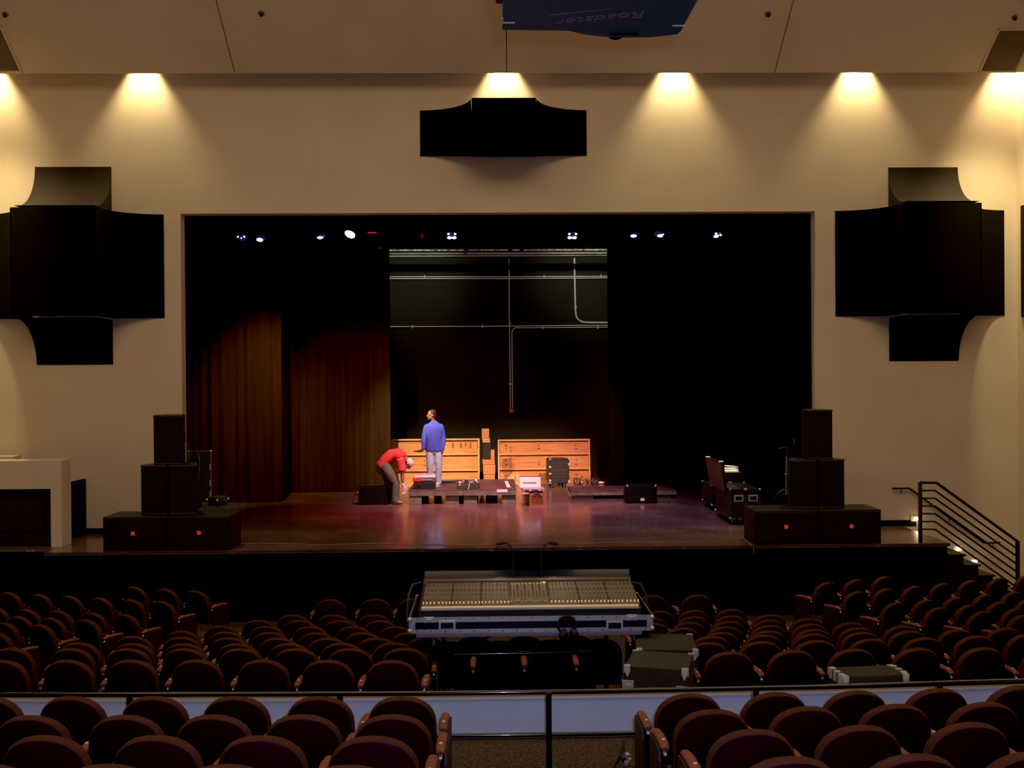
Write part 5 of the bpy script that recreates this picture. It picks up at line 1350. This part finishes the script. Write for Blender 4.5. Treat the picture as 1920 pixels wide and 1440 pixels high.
lrow(2, [(145, 1206), (246, 1207), (342, 1207.5), (442.5, 1207.5), (540, 1207), (639, 1207), (737, 1206.5), (841, 1204), (937, 1202), (1033, 1200.5), (1127, 1199), (1335, 1193.5), (1433, 1191), (1526, 1188.5), (1618, 1186), (1706, 1184), (1797.5, 1181), (1888, 1178)], 3)
lrow(3, [(247, 1194), (338, 1195), (428, 1196), (520, 1195.5), (613, 1196), (705, 1197), (797, 1197), (888, 1196), (983, 1195), (1078, 1193), (1353, 1185.5), (1442, 1182.5), (1526, 1180), (1610, 1177.5), (1694, 1174.5)], 3)
lrow(4, [(338, 1184), (422, 1185), (505, 1186), (593, 1186), (679, 1187), (767, 1187), (1281, 1177.5), (1361, 1175.5), (1444, 1173), (1521, 1170.5), (1596, 1167.5)], 3)
lrow(5, [(413, 1174), (498, 1174.5), (580, 1175), (661, 1175), (741, 1175), (1225, 1169), (1293, 1167), (1368, 1165), (1444, 1162.5), (1516, 1160)], 3)
lrow(6, [(483, 1163), (560, 1163.5), (636, 1163.5), (712, 1164), (1222, 1158.5), (1302, 1156.5), (1372, 1154.8), (1445, 1153)], 3)
lrow(7, [(548, 1153), (624, 1153), (700, 1153), (1236, 1146), (1303, 1144.5), (1373, 1143)], 3)
lrow(8, [(618, 1124.5), (703, 1123), (774, 1122.5), (1224, 1116), (1309, 1116)], 1)
G2 = 'angled burgundy seats on the half-wall side'
def wrow(k, seats):
    row(seats, f'burgundy theatre seat turned inwards in {ORD[k]} angled row near the half-wall', G2, -.50, 8.7, 16.4, (None, 'endR'), 1, 'R', 'aisle')
wrow(0, [(248, 1100.5), (307, 1104.5), (364, 1108)])
wrow(1, [(13, 1111.5), (70, 1114.5), (127, 1117.5), (184, 1121), (243, 1124.5), (300, 1128)])
wrow(2, [(-12, 1139.5), (47, 1142.5), (107, 1145.5), (170, 1149), (231, 1152)])
wrow(3, [(-32, 1153), (32, 1156), (93, 1159), (158, 1162)])
wrow(4, [(-60, 1164.5), (5, 1168), (72, 1171.5)])
wrow(5, [(-10, 1185.5)])
G3 = 'angled burgundy seats on the stair side'
def vrow(k, seats):
    row(seats, f'burgundy theatre seat turned inwards in {ORD[k]} angled row near the stairs', G3, .50, 8.7, 16.4, ('endL', None), 1, 'L', 'aisle')
vrow(0, [(1553, 1092), (1607.5, 1087), (1660, 1081.5)])
vrow(1, [(1609, 1109.5), (1663, 1104.5), (1717, 1099), (1769, 1094), (1822, 1088.5), (1876, 1084), (1928, 1079)])
vrow(2, [(1681, 1130), (1738, 1125), (1794.5, 1120), (1850, 1115), (1903, 1110)])
vrow(3, [(1761, 1139.5), (1819, 1134.5), (1876, 1129.5), (1930, 1124)])
vrow(4, [(1843, 1147), (1906, 1141.5), (1965, 1136)])
vrow(5, [(1918, 1154), (1982, 1148)])
# armrest standards left where the backs were taken off for the console
for u, v, o_ in ((887, 1249, 'first'), (983.5, 1247, 'second'), (1081, 1245, 'third')):
    y = 9.62; p = at(u, v, y); b = zf(y); h = p.z - b
    t = thing('armrest_standard', f'{o_} single armrest from the half-wall end under the console, in front of the black board', 'armrest', (p.x, y, b), 0, 'single armrests under the console')
    mb = MB(); mb.loft([(0, -.02, h - .005), (0, .05, h + .01), (0, .2, h + .01), (0, .28, h)], [(.024, .016), (.028, .02), (.028, .02), (.025, .016)], 12, ref=(0, 0, 1)); mb.build('armrest', M['arm'], t, smooth=True)
    mb = MB(); mb.box((0, .13, (h - .02) / 2), (.03, .2, h - .02)); mb.build('standard', M['iron'], t)
    mb = MB(); mb.cyl((0, -.012, h - .055), (0, .01, h - .045), .012, n=10); mb.build('bracket_bolt', M['chrome'], t)
# cable on the carpet of the aisle and its bright connector
pts = [onz(u, v, .965) for u, v in ((1168, 1392), (1166, 1405), (1160, 1420), (1152, 1432), (1148, 1446))]
mb = MB(); mb.tube(pts, .012, 6); o = mb.build('floor_cable', M['cable'], smooth=True, loc=pts[2]); tag(o, 'black cable lying on the brown carpet beside the aisle seat', 'cable')
p = onz(1176, 1424, 1.0)
t = thing('cable_connector', 'shiny chrome cable connectors hanging beside the aisle seat on the stair side', 'connector', (p.x, p.y, .95))
for k, (dx, dz_) in enumerate(((0, .08), (.012, .045), (-.006, .02))):
    mb = MB(); mb.lathe([(.012, -.02), (.02, -.01), (.02, .015), (.012, .02)], (dx, 0, dz_), (.2, 0, 1), 12); mb.build('plug', M['chrome'], t, smooth=True)
mb = MB(); mb.tube([(0.0, 0, .09), (.0, .05, .05), (-.02, .08, .012), (-.02, .2, .012)], .01, 6); mb.build('lead', M['cable'], t, smooth=True)

# ------------------------------------------------------------------ light
HL = (1, .72, .45)
area('house_light', (0, 10.0, ZTOP - .25), (0, 11.2, 0), 480, HL, 15, 7)
area('house_light', (0, 4.0, ZTOP - .25), (0, 4.6, 0), 260, HL, 14, 4)
fl = bpy.data.lights.new('camera_flash', 'AREA'); fl.size = .10; fl.energy = 125; fl.color = (.55, .62, 1.0)
o = bpy.data.objects.new('camera_flash', fl); COL.objects.link(o); o.location = CAM + V((.10, -.03, .16)); o.rotation_euler = (V((0, 18, 3.0)) - o.location).to_track_quat('-Z', 'Y').to_euler()
LP = lambda u, v=441: at(u, v, yl) + V((0, .03, -.12))
spot('stage_spot', LP(656), (-1.75, 26.3, 1.5), 3300, (1, .74, .42), 32, 1.0)
spot('stage_spot', LP(656) + V((.15, 0, 0)), (-.2, 26.3, 1.5), 2200, (1, .66, .38), 32, 1.0)
spot('stage_spot', LP(1190), (1.4, 26.4, 1.5), 3100, (1, .57, .40), 32, 1.0)
spot('stage_spot', LP(847), (-1.2, 23.2, 1.4), 900, (1, .86, .82), 50, .8)
spot('stage_spot', LP(1073), (.8, 23.0, 1.3), 1500, (1, .50, .52), 66, .9)
spot('stage_spot', LP(792), (-.9, 21.6, 1.15), 1200, (1, .10, .18), 80, 1.0)
spot('stage_spot', LP(1236), (2.6, 20.6, 1.15), 600, (.75, .6, 1), 80, 1.0)
spot('curtain_spot', LP(489), (-5.1, 23.4, 3.6), 1500, (1, .50, .16), 52, 1.0)
spot('curtain_spot', LP(602), (-3.5, 25.4, 3.1), 700, (1, .42, .14), 46, 1.0)
spot('wing_fill', LP(489), (X(385, 22.5), 22.5, 1.4), 420, (1, .9, .8), 24, 1.0)  # added fill light that brings out the hand truck
spot('curtain_spot', LP(1073), (3.3, 25.4, 3.6), 700, (1, .06, .16), 40, 1.0)
spot('wall_spot', LP(700), (-1.0, 28.2, 3.0), 300, (1, .55, .16), 40, 1.0)
spot('beam_spot', (-1.9, 24.3, 8.25), (-2.6, 28.3, 6.9), 300, (.95, 1, .74), 62, 1.0, .15)
spot('beam_spot', (2.1, 24.3, 8.25), (2.9, 28.3, 6.9), 300, (.95, 1, .74), 62, 1.0, .15)
spot('beam_spot', (.2, 24.3, 8.25), (.2, 28.3, 5.2), 90, (1, .9, .8), 90, 1.0, .15)
for sx_, xw, e in ((1, XRH, 620), (-1, XLH, 520)):
    spot('corner_wash', (xw - sx_ * 1.3, 17.0, ZP + .1), (xw - sx_ * .1, 18.7, 5.0), e, (1, .80, .44), 64, 1.0, .2)
w = bpy.data.worlds.new('World'); bpy.context.scene.world = w; w.use_nodes = True
w.node_tree.nodes['Background'].inputs['Color'].default_value = (.002, .002, .0025, 1)

# ------------------------------------------------------------------ camera
cd = bpy.data.cameras.new('camera'); cd.sensor_width = 36; cd.lens = 36 * FPX / 1920; cd.clip_start = .05; cd.clip_end = 200
co = bpy.data.objects.new('camera', cd); COL.objects.link(co)
co.matrix_world = Matrix.Translation(CAM) @ Matrix((_r, _u, -_f)).transposed().to_4x4()
sc = bpy.context.scene; sc.camera = co
sc.view_settings.view_transform = 'Standard'; sc.view_settings.look = 'None'; sc.view_settings.exposure = .12; sc.view_settings.use_curve_mapping = True; sc.view_settings.curve_mapping.black_level = (.0042, .0040, .0040); sc.view_settings.curve_mapping.update(); sc.view_settings.gamma = 1
try:
    sc.cycles.use_denoising = True; sc.cycles.use_adaptive_sampling = True; sc.cycles.adaptive_threshold = .025; sc.cycles.sample_clamp_indirect = 4; sc.cycles.max_bounces = 6
    sc.cycles.caustics_reflective = False; sc.cycles.caustics_refractive = False
except Exception: pass
